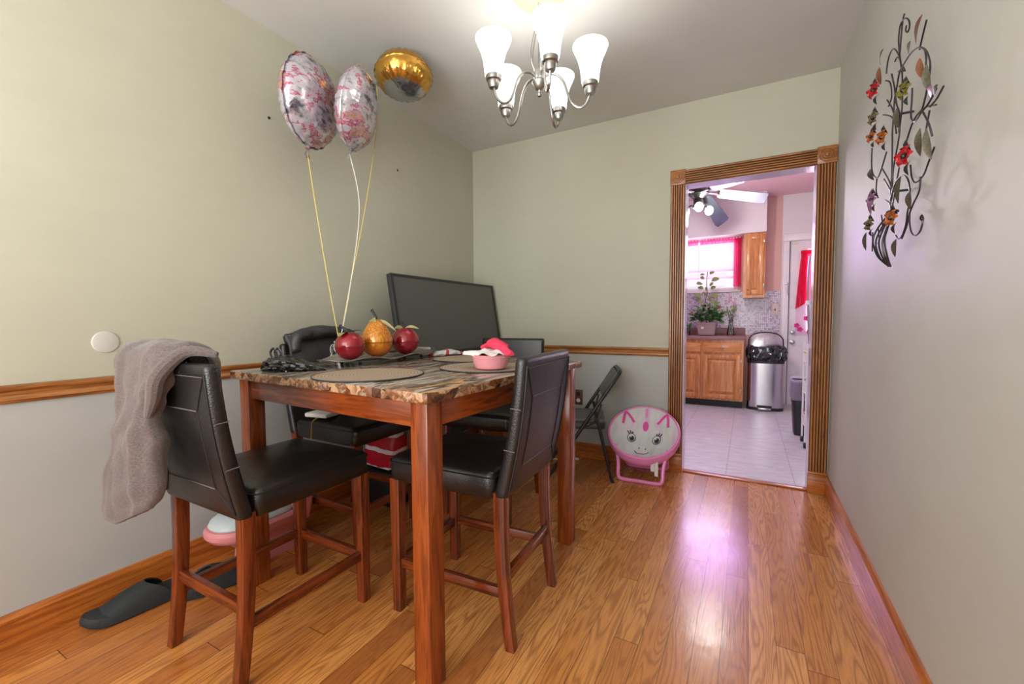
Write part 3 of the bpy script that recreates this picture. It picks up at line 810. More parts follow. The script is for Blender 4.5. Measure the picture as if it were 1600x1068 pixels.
# ------------------------------------------------------------------ balloons
def foil(name, label, center, rad, thick, nrm, mat, rib_pts, rib_mat, tail_dir):
    t = thing(name, label, 'balloon', center)
    nrm = Vector(nrm).normalized(); up = Vector(tail_dir).normalized() * -1
    up = (up - nrm * up.dot(nrm)).normalized(); sd = up.cross(nrm)
    b = nb(); NS = 64
    def P(rho, a, side):
        wr = (1 + .10 * sin(a * 22) * rho ** 5)
        z = thick * max(0, 1 - rho ** 2.6) ** .62 * wr * side
        z += .10 * thick * sin(a * 22) * rho ** 6 * side * (1 - rho) * 6
        rr = rad * rho * (1 - .015 * rho ** 8 * (1 + sin(a * 22)))
        return sd * (rr * cos(a)) + up * (rr * sin(a)) + nrm * z
    for side in (1, -1):
        rhos = [.02, .2, .38, .54, .68, .78, .86, .92, .96, .985, 1.0]
        loft(b, [[P(q, 2 * pi * k / NS, side) for k in range(NS)] for q in rhos], True, False)
    loft(b, [[P(1, 2 * pi * k / NS, 1) for k in range(NS)], [P(1, 2 * pi * k / NS, 1) * 1.035 for k in range(NS)]], False, False)
    fin(b, 'foil_body', mat, t, True, 50)
    b = nb(); d = up * -1
    loft(b, [[d * (rad * q) + sd * (w * c) + nrm * (w * .25 * s) for c, s in ((1, 0), (0, 1), (-1, 0), (0, -1))] for q, w in ((.96, .03), (1.06, .018), (1.12, .010), (1.2, .022), (1.26, .026))])
    fin(b, 'neck', mat, t)
    c = Vector(center); pts = [d * (rad * 1.12)] + [Vector(p) - c for p in rib_pts]
    fin(tube(nb(), spline(pts, 10), .0032, 5, flat=.35), 'ribbon', rib_mat, t)
    return t
WT = Vector((.385, -1.815, 1.02))
foil('foil_balloon', 'round silver foil balloon with pink and orange print, leftmost of three', (.285, -1.870, 2.205), .212, .092, (.93, .36, -.10), M['balloonA'], [(.30, -1.87, 1.7), (.345, -1.84, 1.3), WT + Vector((-.005, 0, 0))], M['goldribbon'], (.03, 0, -1))
foil('foil_balloon', 'silver foil balloon with mixed print floating between the other two balloons', (.462, -1.735, 2.185), .195, .080, (.86, .50, -.22), M['balloonB'], [(.455, -1.73, 1.7), (.42, -1.77, 1.3), WT + Vector((.004, 0, 0))], M['paleribbon'], (-.1, 0, -1))
foil('foil_balloon', 'gold foil balloon with a silver face floating against the ceiling', (.485, -1.415, 2.498), .160, .105, (-.14, .16, .97), M['balloonG'], [(.375, -1.52, 2.2), (.392, -1.64, 1.7), (.39, -1.76, 1.25), WT + Vector((.0, .005, 0))], M['goldribbon'], (-1, -.25, -.35))
bw = thing('balloon_weight', 'small silver balloon weight with curly white ribbons behind the left apple', 'balloon weight', (.385, -1.815, TZ))
fin(lathe(nb(), [(.02, 0), (.024, .004), (.022, .04), (.012, .06), (.008, .075), (.016, .10), (.001, .095)], 14), 'weight_body', M['nickel'], bw)
b = nb()
for k in range(11):
    a = 2 * pi * k / 11 + .3; L = .035 + .02 * random.random()
    pts = []
    for i in range(26):
        u = i / 25; q = u * 14 + k
        pts.append((cos(a) * (.008 + L * u) + .007 * cos(q), sin(a) * (.008 + L * u) + .007 * sin(q), .085 + .02 * sin(u * 3) - .075 * u * u + .007 * sin(q * 1.3)))
    tube(b, pts, .0026, 4, flat=.4)
fin(b, 'curled_ribbons', M['tissue'], bw)

# ------------------------------------------------------------------ chandelier
HX, HY = 1.333, -1.421
ch = thing('chandelier', 'brushed nickel chandelier with five lit white bell shades', 'chandelier', (HX, HY, 0))
fin(lathe(nb(), [(.001, H - .040), (.03, H - .040), (.06, H - .030), (.062, H - .022), (.11, H - .016), (.122, H - .004), (.122, H)], 40), 'ceiling_canopy', M['brass'], ch)
b = nb()
zz = H - .05
for k in range(5):
    rr = .009; z = zz - k * .017
    tube(b, [((rr * cos(a * pi / 6) * (1 if k % 2 else .2)), (rr * cos(a * pi / 6) * (.2 if k % 2 else 1)), z + .0125 * sin(a * pi / 6)) for a in range(12)], .0022, 6, True)
fin(b, 'chain', M['nickel'], ch)
b = nb(); lathe(b, [(.001, 2.556), (.006, 2.552), (.008, 2.545), (.016, 2.535), (.021, 2.52), (.018, 2.508), (.011, 2.50), (.013, 2.495), (.007, 2.48), (.0055, 2.30), (.0055, 2.28)], 18); fin(b, 'stem', M['nickel'], ch)
fin(lathe(nb(), [(.006, 2.295), (.024, 2.29), (.028, 2.283), (.028, 2.248), (.036, 2.240), (.036, 2.234), (.022, 2.208), (.010, 2.200), (.008, 2.192), (.012, 2.184), (.009, 2.174), (.001, 2.170)], 24), 'hub', M['nickel'], ch)
for k in range(5):
    a = R(-54 + 72 * k); dx, dy = cos(a), sin(a); r = .235
    prof = [(.024, 2.262), (.05, 2.272), (.085, 2.262), (.115, 2.225), (.135, 2.165), (.155, 2.125), (.185, 2.105), (.213, 2.115), (.230, 2.145), (.235, 2.18)]
    fin(tube(nb(), spline([(dx * q, dy * q, z) for q, z in prof], 6), .0062, 8), 'arm', M['nickel'], ch)
    fin(tube(nb(), spline([(dx * q, dy * q, z) for q, z in ((.014, 2.49), (.030, 2.45), (.044, 2.38), (.040, 2.32), (.02, 2.285))], 5), .0028, 6), 'wire_loop', M['nickel'], ch)
    cx, cy = dx * r, dy * r
    sk = fin(lathe(nb(), [(.001, 2.160), (.020, 2.161), (.025, 2.172), (.026, 2.190), (.034, 2.195), (.036, 2.205), (.036, 2.228), (.001, 2.228)], 22, (cx, cy, 0)), 'socket_cup', M['nickel'], ch)
    b = nb(); o_ = [(.034, 2.212), (.040, 2.216), (.042, 2.24), (.047, 2.28), (.058, 2.32), (.072, 2.35), (.081, 2.372), (.0805, 2.379)]
    lathe(b, o_ + [(r_ - .003, z_) for r_, z_ in o_[::-1]], 32, (cx, cy, 0), False); fin(b, 'lamp_shade', M['shade'], ch)
    bb = ball(nb(), (cx, cy, 2.275), .022, 1, 1, 1.5); fin(bb, 'bulb', M['bulb'], ch)
    L = bpy.data.lights.new('chandelier_bulb', 'POINT'); L.energy = 1.1; L.color = (1, .95, .88); L.shadow_soft_size = .03
    lo = bpy.data.objects.new('chandelier_bulb_light', L); COL.objects.link(lo); lo.parent = ch; lo.location = (cx, cy, 2.345)

# ------------------------------------------------------------------ metal wall art
STEMS=[
 [(-1.511,2.028),(-1.506,2.015),(-1.527,1.998),(-1.543,2.005),(-1.534,2.029),(-1.501,2.055),(-1.462,2.068),(-1.437,2.058),(-1.433,2.021),(-1.448,1.977),(-1.466,1.936),(-1.484,1.9),(-1.493,1.857),(-1.499,1.785),(-1.486,1.74),(-1.476,1.692),(-1.431,1.618),(-1.426,1.547),(-1.43,1.472)],
 [(-1.445,2.099),(-1.446,2.065),(-1.452,1.975)],
 [(-1.643,1.781),(-1.642,1.746),(-1.636,1.714),(-1.643,1.693),(-1.671,1.676),(-1.715,1.681),(-1.736,1.699),(-1.755,1.729),(-1.763,1.752),(-1.767,1.775),(-1.755,1.804),(-1.724,1.841),(-1.672,1.877),(-1.607,1.901),(-1.538,1.908),(-1.477,1.904),(-1.449,1.87),(-1.426,1.836),(-1.419,1.786),(-1.411,1.74),(-1.413,1.706),(-1.418,1.622),(-1.416,1.549),(-1.425,1.473)],
 [(-1.264,1.999),(-1.274,2.02),(-1.303,2.04),(-1.349,2.04),(-1.395,2.015),(-1.442,1.973)],
 [(-1.386,1.981),(-1.414,1.981),(-1.451,1.956),(-1.474,1.925)],
 [(-1.414,1.931),(-1.442,1.873),(-1.456,1.819),(-1.489,1.766),(-1.476,1.716)],
 [(-1.287,1.874),(-1.34,1.886),(-1.333,1.936),(-1.29,1.965)],
 [(-1.341,1.877),(-1.4,1.822),(-1.428,1.774)],
 [(-1.299,1.843),(-1.381,1.806),(-1.428,1.77),(-1.448,1.722)],
 [(-1.752,1.682),(-1.683,1.706),(-1.62,1.713),(-1.576,1.701),(-1.539,1.67),(-1.497,1.631),(-1.463,1.571),(-1.441,1.517),(-1.433,1.471)],
 [(-1.724,1.68),(-1.76,1.688),(-1.792,1.709)],
 [(-1.743,1.683),(-1.795,1.683),(-1.839,1.693)],
 [(-1.72,1.682),(-1.724,1.624)],
 [(-1.731,1.684),(-1.766,1.634),(-1.776,1.595)],
 [(-1.764,1.569),(-1.729,1.539),(-1.701,1.515),(-1.648,1.51),(-1.617,1.532),(-1.605,1.573)],
 [(-1.696,1.513),(-1.691,1.475),(-1.644,1.449),(-1.612,1.425),(-1.592,1.394),(-1.552,1.365)],
 [(-1.45,1.506),(-1.494,1.55),(-1.559,1.556),(-1.61,1.534),(-1.633,1.493),(-1.631,1.463),(-1.611,1.433),(-1.597,1.401),(-1.563,1.375),(-1.52,1.37),(-1.488,1.386)],
 [(-1.685,1.392),(-1.673,1.401),(-1.688,1.408),(-1.706,1.391),(-1.693,1.364),(-1.662,1.356),(-1.632,1.368),(-1.616,1.397),(-1.618,1.428)],
 [(-1.158,1.776),(-1.159,1.701),(-1.194,1.66),(-1.244,1.639),(-1.278,1.65),(-1.317,1.68),(-1.339,1.7)],
 [(-1.235,1.639),(-1.223,1.594),(-1.246,1.564)],
 [(-1.264,1.626),(-1.392,1.546),(-1.421,1.513)],
 [(-1.338,1.646),(-1.402,1.588),(-1.426,1.547)],
 [(-1.329,1.535),(-1.389,1.512),(-1.423,1.486)],
 [(-1.233,1.46),(-1.268,1.411),(-1.311,1.446),(-1.301,1.49)],
 [(-1.245,1.439),(-1.187,1.376)],
 [(-1.607,1.901),(-1.647,1.918),(-1.694,1.936)],
 [(-1.645,1.89),(-1.688,1.862),(-1.704,1.833),(-1.704,1.81)],
]
VASE=[
 [(-1.417,1.475),(-1.363,1.436),(-1.349,1.393),(-1.37,1.335),(-1.419,1.294)],
 [(-1.427,1.473),(-1.393,1.422),(-1.387,1.378),(-1.4,1.327),(-1.424,1.293)],
 [(-1.433,1.471),(-1.425,1.416),(-1.428,1.372),(-1.435,1.323),(-1.43,1.293)],
 [(-1.442,1.469),(-1.463,1.409),(-1.471,1.365),(-1.465,1.319),(-1.436,1.292)],
 [(-1.451,1.467),(-1.484,1.414),(-1.498,1.37),(-1.49,1.32),(-1.442,1.291)],
]
FLOWERS=[('wred',-1.233,1.96,1.1),('wolive',-1.239,1.858,.95),('wgold',-1.604,1.793,.95),('worange',-1.212,1.8,.85),('worange',-1.372,1.74,.95),('wred',-1.638,1.59,1.15),('worange',-1.525,1.435,1.0),('wpurple',-1.26,1.556,.9),('wolive',-1.231,1.47,.9)]
LEAVES=[('wmesh',-1.237,2.052,-1.3,2.063),('wmesh',-1.573,1.91,-1.609,1.923),('wbrown',-1.701,1.784,-1.705,1.823),('wmesh',-1.759,1.724,-1.763,1.775),('wpurple',-1.772,1.699,-1.8,1.712),('iron',-1.804,1.682,-1.841,1.693),('wmesh',-1.485,1.734,-1.501,1.773),('wbrown',-1.637,1.913,-1.698,1.938),('wmesh',-1.708,1.575,-1.729,1.622),('wmesh',-1.79,1.540,-1.784,1.600),('wmesh',-1.522,1.489,-1.567,1.538),('wmesh',-1.639,1.442,-1.664,1.474),('wmesh',-1.511,1.32,-1.546,1.356),('wmesh',-1.111,1.397,-1.146,1.443),('wmesh',-1.254,1.377,-1.325,1.383),('iron',-1.502,1.903,-1.567,1.867),('wbrown',-1.246,1.98,-1.262,2.018),('wpurple',-1.175,1.526,-1.214,1.591),('iron',-1.15,1.696,-1.225,1.644)]
WA = thing('metal_wall_art', 'dark wire vase of enamelled metal flowers hanging on the right wall', 'wall art', (W, -1.45, 1.29))
AX = -.05
def wp(y, z, dx=0): return (AX + dx, y + 1.45, z - 1.29)
for i, s in enumerate(STEMS):
    dx = .012 * sin(i * 2.3)
    fin(tube(nb(), spline([wp(y, z, dx * (1 - k / max(1, len(s) - 1))) for k, (y, z) in enumerate(s)], 6), .0023, 6), 'stem', M['iron'], WA)
for i, s in enumerate(VASE):
    fin(tube(nb(), spline([wp(y, z, (0, -.02, -.03, -.02, 0)[k]) for k, (y, z) in enumerate(s)], 6), .0028, 6), 'vase_wire', M['iron'], WA)
fin(tube(nb(), [wp(-1.434 + .024 * cos(k * pi / 8), 1.472, .014 * sin(k * pi / 8)) for k in range(16)], .004, 6, True), 'vase_collar', M['iron'], WA)
for dz in (.30, .55): fin(tube(nb(), [(AX, .02, dz - .05), (AX * .5, .02, dz - .05), (-.004, .02, dz - .05)], .004, 6), 'wall_bracket', M['iron'], WA)
for i, (m, y, z, sc) in enumerate(FLOWERS):
    b = nb(); c = Vector(wp(y, z, -.014)); sc *= 1.0; ax = Vector((-.93, -.35, .1)).normalized()
    e1 = ax.orthogonal().normalized(); e2 = ax.cross(e1)
    for k in range(6):
        a = 2 * pi * k / 6 + i; d = e1 * cos(a) + e2 * sin(a) + ax * .25
        leafmesh(b, c, c + d * .028 * sc, .013 * sc, ax, .28, 5)
    for k in range(5):
        a = 2 * pi * k / 5 + i * 2; d = e1 * cos(a) + e2 * sin(a) + ax * 1.3
        leafmesh(b, c, c + d * .017 * sc, .010 * sc, e1 * cos(a) + e2 * sin(a), .3, 5)
    f = fin(b, 'flower', M[m], WA)
    fin(ball(nb(), c + ax * .012, .007 * sc), 'flower_center', M['iron'], f)
    for k in (-1, 1): fin(leafmesh(nb(), c + Vector((.008, 0, k * .012)), c + Vector((.0, k * .012, k * .050 * sc)), .010, ax, .2, 5), 'sepal', M['iron'], f)
for m, y0, z0, y1, z1 in LEAVES:
    p, q = Vector(wp(y0, z0, -.005)), Vector(wp(y1, z1, -.012)); d = q - p
    fin(leafmesh(nb(), p - d * .15, q + d * .25, .011, (-.7, -.68, .1), .10), 'leaf', M[m], WA)

# ------------------------------------------------------------------ folding chair (faces local +y, built on 0.42 m track)
fc = thing('folding_chair', 'black metal folding chair standing sideways by the back wall', 'chair', (1.165, -.345, 0), R(90 + 20))
HWd = .205
def cp(y, z, x): return (x, y, z)
for s in (-1, 1):
    x = s * HWd
    # long tube: front foot -> back top ; short tube: rear foot -> under the seat
    fin(tube(nb(), [cp(.24, .0, x), cp(.235, .02, x), cp(-.205, .69, x)], .0125, 10), 'leg', M['blackmetal'], fc)
    fin(tube(nb(), [cp(-.212, .0, x * .92), cp(-.20, .03, x * .92), cp(-.09, .49, x * .92)], .0115, 10), 'leg', M['blackmetal'], fc)
    fin(tube(nb(), spline([cp(.0, .385, x * .95), cp(-.05, .395, x * .95), cp(-.10, .44, x * .95), cp(-.13, .545, x * .97)], 5), .006, 6), 'brace', M['blackmetal'], fc)
pts = [cp(-.205, .69, -HWd), cp(-.235, .735, -HWd * .97), cp(-.255, .765, -HWd * .82), cp(-.258, .770, 0), cp(-.255, .765, HWd * .82), cp(-.235, .735, HWd * .97), cp(-.205, .69, HWd)]
fin(tube(nb(), spline(pts, 6), .0125, 10), 'back_frame', M['blackmetal'], fc)
b = nb(); rings = []
for u in (0, .06, .2, .4, .6, .8, .94, 1):
    y, z = -.150 - .10 * u, .590 + .165 * u; k = 1 if .05 < u < .95 else .7
    rings.append([(x, y + d * .85 + .006, z + d * .5) for x, d in rrect(HWd * 1.86 * (1 if u < .8 else .94), .034 * k, .012 * k, 4)])
loft(b, rings); fin(b, 'backrest', M['blackvinyl'], fc)
b = nb(); rings = []
for z, ins in ((.368, .006), (.374, 0), (.402, 0), (.408, .004)): rings.append([(x, y, z) for x, y in rrect(.385 - 2 * ins, .40 - 2 * ins, .045, 5, 0, .035)])
loft(b, rings); st = fin(b, 'seat_pan', M['blackmetal'], fc)
b = nb(); rings = []
for z, ins in ((.408, .008), (.425, .004), (.436, .012), (.442, .04), (.445, .10)): rings.append([(x, y, z) for x, y in rrect(.385 - 2 * ins, .40 - 2 * ins, .045, 5, 0, .035)])
loft(b, rings); fin(b, 'seat', M['blackvinyl'], fc)
fin(tube(nb(), [cp(.155, .125, -HWd), cp(.155, .125, HWd)], .008, 8), 'crossbar', M['blackmetal'], fc)
fin(tube(nb(), [cp(-.17, .13, -HWd * .92), cp(-.17, .13, HWd * .92)], .008, 8), 'crossbar', M['blackmetal'], fc)

# ------------------------------------------------------------------ child's saucer chair with a unicorn face
mc = thing('saucer_chair', "child's pink folding saucer chair with a unicorn face by the doorway", 'chair', (1.582, -.215, 0), R(3))
th = R(39); RC = Vector((0, -.02, .325)); RR = .226
eu = Vector((1, 0, 0)); ev = Vector((0, cos(th), sin(th))); en = Vector((0, -sin(th), cos(th)))
def S(u, v, lift=0):
    rho2 = min(1, u * u + v * v)
    return RC + eu * (RR * 1.06 * u) + ev * (RR * v) + en * (-.085 * (1 - rho2) + lift)
b = nb(); NS = 48
loft(b, [[S(q * cos(2 * pi * k / NS), q * sin(2 * pi * k / NS)) for k in range(NS)] for q in (.02, .15, .3, .45, .6, .75, .88, 1)], True, False)
loft(b, [[S(q * cos(2 * pi * k / NS), q * sin(2 * pi * k / NS), -.006) for k in range(NS)] for q in (.02, .3, .6, .88, 1)], True, False)
dish = fin(b, 'saucer_seat', M['unicorn'], mc)
fin(tube(nb(), [S(cos(2 * pi * k / NS), sin(2 * pi * k / NS)) for k in range(NS)], [.0085 - .0035 * sin(2 * pi * k / NS) for k in range(NS)], 10, True), 'rim', M['pinktube'], mc)
b = nb(); A0 = [pi + pi * k / 24 for k in range(25)]
loft(b, [[S(cos(a) * q, sin(a) * q, l) + Vector((0, 0, dz)) for a in A0] for q, l, dz in ((1.05, .002, 0), (1.04, -.01, -.02), (.97, -.03, -.035), (.86, -.05, -.04))], closed=False)
fin(b, 'skirt', M['pinkfab'], mc)
def stroke(pts, w, nm, m, lift=.004, n=5):
    b = nb(); P = spline([(p[0], p[1], 0) for p in pts], n)
    rows = []
    for i, p in enumerate(P):
        d = P[min(i + 1, len(P) - 1)] - P[max(i - 1, 0)]; d.normalize(); s = Vector((-d.y, d.x, 0)) * w
        rows.append([S(p.x - s.x, p.y - s.y, lift), S(p.x + s.x, p.y + s.y, lift)])
    loft(b, rows, closed=False); return fin(b, nm, m, dish)
def blob(cx, cy, rx, ry, nm, m, lift):
    b = nb(); loft(b, [[S(cx + rx * q * cos(2 * pi * k / 24), cy + ry * q * sin(2 * pi * k / 24), lift) for k in range(24)] for q in (.05, .5, 1)], True, False); return fin(b, nm, m, dish)
for s in (-1, 1):
    stroke([(s * .66, .36), (s * .60, .74), (s * .34, .50)], .038, 'printed_ear', M['hotpink'])
    ex, ey = s * .36, -.06
    blob(ex, ey, .125, .175, 'printed_eye', M['ink'], .004); blob(ex, ey, .105, .152, 'eye_white', M['whitematte'], .0055)
    blob(ex + .01 - s * .0, ey - .03, .078, .112, 'iris', M['iris'], .007); blob(ex + .01, ey - .03, .045, .07, 'pupil', M['ink'], .0085); blob(ex - .02, ey + .03, .022, .03, 'eye_glint', M['whitematte'], .010)
    for k in range(3):
        a = R(60 + 26 * k) if s > 0 else R(120 - 26 * k)
        stroke([(ex + .11 * cos(a) + s * .02, ey + .15 * sin(a)), (ex + .17 * cos(a) + s * .06, ey + .26 * sin(a))], .018, 'eyelash', M['ink'])
    stroke([(s * .10, -.40), (s * .085, -.46), (s * .10, -.50)], .012, 'nostril', M['iris'])
stroke([(-.20, -.60), (-.12, -.70), (0, -.72), (.12, -.70), (.20, -.60)], .012, 'mouth', M['ink'])
blob(.0, .42, .085, .16, 'printed_horn', M['hotpink'], .004); stroke([(0, .70), (0, .95)], .04, 'mane_streak', M['pinkfab'])
# frame: front and rear loops of tube, crossing at the sides
for y0, y1, xw, zt in ((-.155, -.10, .145, .235), (.16, .03, .145, .30)):
    pts = [(-xw - .03, y1, zt), (-xw - .005, y0 + (y1 - y0) * .4, .12), (-xw, y0, .035), (-xw + .03, y0, .013), (0, y0, .0125), (xw - .03, y0, .013), (xw, y0, .035), (xw + .005, y0 + (y1 - y0) * .4, .12), (xw + .03, y1, zt)]
    fin(tube(nb(), spline(pts, 6), .0125, 10), 'leg_loop', M['pinktube'], mc)
for s in (-1, 1):
    fin(tube(nb(), [(s * .19, -.10, .225), (s * .205, .0, .285), (s * .20, .06, .32)], .011, 8), 'side_bracket', M['pinktube'], mc)
    fin(ball(nb(), (s * .185, -.055, .235), .017), 'pivot_knob', M['pinktube'], mc)
b = nb()
for x0, dz in ((.085, .0), (.11, -.03)):
    loft(b, [[(x0 + .012 * k, -.175 - .003 * k, z + dz) for k in (-1, 1)] for z in (.20, .14, .10)], closed=False)
fin(b, 'fabric_tag', M['whitematte'], mc, False)

# ------------------------------------------------------------------ foam slides
def slide(label, loc, rz):
    t = thing('foam_slide', label, 'slipper', loc, rz, 'pair of foam slides')
    b = nb(); rows = []
    def hw(u): return .050 * (1 - abs(2 * u - 1) ** 4.5) ** .5 * (1.0 + .16 * sin((u - .35) * 4)) + .001
    rings = []
    for z, k, in ((0, .94), (.006, 1.0), (.022, 1.0), (.034, .97), (.036, .90)):
        rg = []
        for s in (1, -1):
            for i in range(25):
                u = i / 24 if s > 0 else 1 - i / 24
                y = -.16 + .32 * u; lift = .018 * max(0, (u - .72) / .28) ** 2 + .006 * max(0, (.2 - u) / .2)
                rg.append((s * hw(u) * k, y * (.97 if k < 1 else 1), z + lift + (.012 * (1 - u) if z > .02 else 0)))
        rings.append(rg)
    loft(b, rings); fin(b, 'sole', M['foam'], t, True, 50)
    b = nb(); outer, inner = [], []
    for i in range(13):
        v = i / 12; u = .42 + .40 * v; y = -.16 + .32 * u
        h = .098 - .052 * v + .008 * sin(pi * v); w = hw(u) * 1.08
        ra, rb = [], []
        for k in range(17):
            a = pi * k / 16
            c = cos(a); sx = abs(c) ** .8 * (1 if c >= 0 else -1)
            yo = y - .075 * abs(c) ** 2 * (1 - v) + .012 * abs(c) ** 2 * v
            ra.append((w * sx, yo, .008 + (h - .008) * sin(a) ** .75)); rb.append((w * .90 * sx, yo, .008 + (h - .015) * sin(a) ** .75))
        outer.append(ra); inner.append(rb)
    loft(b, outer, closed=False); loft(b, inner, closed=False)
    loft(b, [outer[0], inner[0]], closed=False); loft(b, [outer[-1], inner[-1]], closed=False)
    fin(b, 'strap', M['foam'], t, True, 60)
    return t
s1 = slide('charcoal foam slide nearest the camera, open toe showing, along the left baseboard', (.140, -2.600, 0), R(180 - 8))
s2 = dup(s1, (.262, -2.362, 0), R(-12), 'charcoal foam slide partly hidden behind the leg of the hoodie chair', 'pair of foam slides')

# ------------------------------------------------------------------ toy potty
pt = thing('toddler_potty', 'pink toilet-shaped potty with a pale grey lid by the left wall', 'potty', (.175, -2.115, 0), R(-2))
b = nb(); loft(b, [[(x, y, z) for x, y in rrect(w, d, min(w, d) * .48, 8, 0, oy)] for z, w, d, oy in ((0, .17, .30, .02), (.02, .165, .29, .02), (.07, .155, .27, .015), (.12, .18, .32, -.01), (.145, .235, .40, -.03), (.165, .255, .42, -.035), (.185, .255, .42, -.035), (.198, .235, .40, -.035))]); fin(b, 'bowl', M['pinkplastic'], pt)
b = nb(); loft(b, [[(x, y, z) for x, y in rrect(w, d, min(w, d) * .47, 8, 0, -.045)] for z, w, d in ((.199, .215, .36), (.206, .22, .365), (.222, .21, .35), (.240, .17, .30), (.248, .09, .2))]); fin(b, 'lid', M['lidgrey'], pt)
b = nb(); loft(b, [[(x, y, z) for x, y in rrect(w, d, .025, 5, 0, .145)] for z, w, d in ((.12, .18, .10), (.2, .22, .11), (.27, .23, .115), (.28, .22, .105))]); fin(b, 'tank', M['pinkplastic'], pt)
fin(tube(nb(), [(.115, .13, .245), (.125, .11, .245), (.127, .09, .243)], .007, 8), 'flush_handle', M['lidgrey'], pt)

# ------------------------------------------------------------------ kitchen: base cabinet run
CF = 2.68
kc = thing('base_cabinet', 'oak base cabinet with a drawer over each door below the kitchen window', 'cabinet', (1.70, CF, 0))
fin(box(nb(), -.52, .48, .0, .56, .09, .858), 'carcass', M['oak']['z'], kc, False)
fin(box(nb(), -.52, .47, .06, .55, 0, .09), 'toe_kick', M['darkplastic'], kc, False)
def panel(x0, x1, z0, z1, nm, par, m='z', knob=False):
    if z1 - z0 < .2: return fin(box(nb(), x0, x1, -.020, .0, z0, z1, .006), nm, M['oak'][m], par)
    w = .052; b = nb()
    box(b, x0, x0 + w, -.020, 0, z0, z1, .003); box(b, x1 - w, x1, -.020, 0, z0, z1, .003)
    box(b, x0 + w, x1 - w, -.0195, 0, z0, z0 + w, .003); box(b, x0 + w, x1 - w, -.0195, 0, z1 - w, z1, .003)
    f = fin(b, nm, M['oak'][m], par); b = nb(); i = w - .002
    loft(b, [[(x0 + k, y, z0 + k), (x1 - k, y, z0 + k), (x1 - k, y, z1 - k), (x0 + k, y, z1 - k)] for k, y in ((i, -.004), (i + .010, -.004), (i + .040, -.017), (i + .042, -.018))], False, True)
    fin(b, 'raised_panel', M['oak'][m], f, False)
    return f
for x0, x1 in ((-.43, -.005), (.025, .455)):
    d = panel(x0, x1, .115, .665, 'cabinet_door', kc)
    for zz in (.20, .56): fin(box(nb(), (x1 if x0 > 0 else x0) - .006, (x1 if x0 > 0 else x0) + .006, -.022, .0, zz, zz + .05, .002), 'hinge', M['nickel'], d)
    dr = panel(x0, x1, .695, .815, 'drawer', kc, 'x')
    fin(ball(nb(), ((x0 + x1) / 2, -.034, .755), .014, 1, .9, 1), 'knob', M['nickel'], dr)
t = thing('countertop', 'mauve laminate countertop with a low backsplash on the oak base cabinet', 'countertop', (1.70, CF, .858))
fin(box(nb(), -.54, .49, -.03, .565, 0, .042, .006), 'counter_slab', M['counter'], t)
fin(box(nb(), -.54, .49, .545, .565, .042, .14, .003), 'backsplash', M['counter'], t)
uc = thing('wall_cabinet', 'narrow oak wall cabinet with one raised-panel door beside the kitchen window', 'cabinet', (2.275, 2.95, 1.385))
fin(box(nb(), -.12, .12, 0, .295, 0, .812), 'carcass', M['oak']['z'], uc, False)
dd = panel(-.085, .105, .04, .785, 'cabinet_door', uc)
fin(ball(nb(), (-.065, -.03, .10), .010), 'knob', M['nickel'], dd)
for zz in (.12, .68): fin(box(nb(), .10, .112, -.022, .0, zz, zz + .05, .002), 'hinge', M['nickel'], dd)

# window
wn = thing('window_1', None, None, (0, 0, 0), kind='structure')
b = nb()
for x0, x1, z0, z1 in ((WX0, WX0 + .05, WZ0, WZ1), (WX1 - .05, WX1, WZ0, WZ1), (WX0 + .05, WX1 - .05, WZ0, WZ0 + .045), (WX0 + .05, WX1 - .05, WZ1 - .045, WZ1)): box(b, x0, x1, KY + .01, KY + .09, z0, z1, .003)
fin(b, 'window_frame', M['white'], wn)
b = nb(); box(b, WX0 + .05, WX1 - .05, KY + .03, KY + .06, 1.765, 1.80, .003); box(b, WX0 + .05, WX1 - .05, KY + .03, KY + .06, 1.665, 1.70, .003); fin(b, 'sash_rail', M['white'], wn)
b = nb(); box(b, WX0 + .05, WX1 - .05, KY + .05, KY + .054, WZ0 + .045, WZ1 - .045); fin(b, 'pane', M['glass'], wn, False)
b = nb(); box(b, WX0 - .03, WX1 + .03, KY - .03, KY + .02, WZ0 - .02, WZ0, .004); fin(b, 'window_sill', M['white'], wn)
def curtain(nm, label, x0, x1, z0, z1, y, m, folds, amp, par=None, slope=0, n=120):
    b = nb(); rows = []
    for j in range(9):
        v = j / 8; rows.append([(x0 + (x1 - x0) * i / n, y + amp * sin(2 * pi * folds * i / n) * (1 - .3 * v) + .004 * sin(17 * i / n), z1 + (z0 - z1) * v + slope * (1 - i / n) * v) for i in range(n + 1)])
    loft(b, rows, closed=False); return fin(b, nm, m, par, True, 80)
ct = thing('window_curtain', 'sheer pink curtain with a magenta ruffled header over the kitchen window', 'curtain', (0, 0, 0))
fin(tube(nb(), [(WX0 - .06, KY - .07, 2.195), (2.135, KY - .07, 2.195)], .007, 8), 'curtain_rod', M['white'], ct)
curtain('sheer_panel', None, WX0 - .03, 1.60, 1.57, 2.175, KY - .065, M['sheer'], 9, .008, ct)
curtain('sheer_panel', None, 1.61, 2.06, 1.57, 2.175, KY - .065, M['sheer'], 8, .008, ct)
curtain('side_panel', None, 2.035, 2.125, 1.55, 2.18, KY - .062, M['sheerpink'], 4, .012, ct, n=60)
curtain('ruffled_header', None, WX0 - .05, 1.60, 2.135, 2.205, KY - .075, M['sheerpink'], 14, .012, ct)
curtain('ruffled_header', None, 1.62, 2.13, 2.135, 2.205, KY - .075, M['sheerpink'], 14, .012, ct)

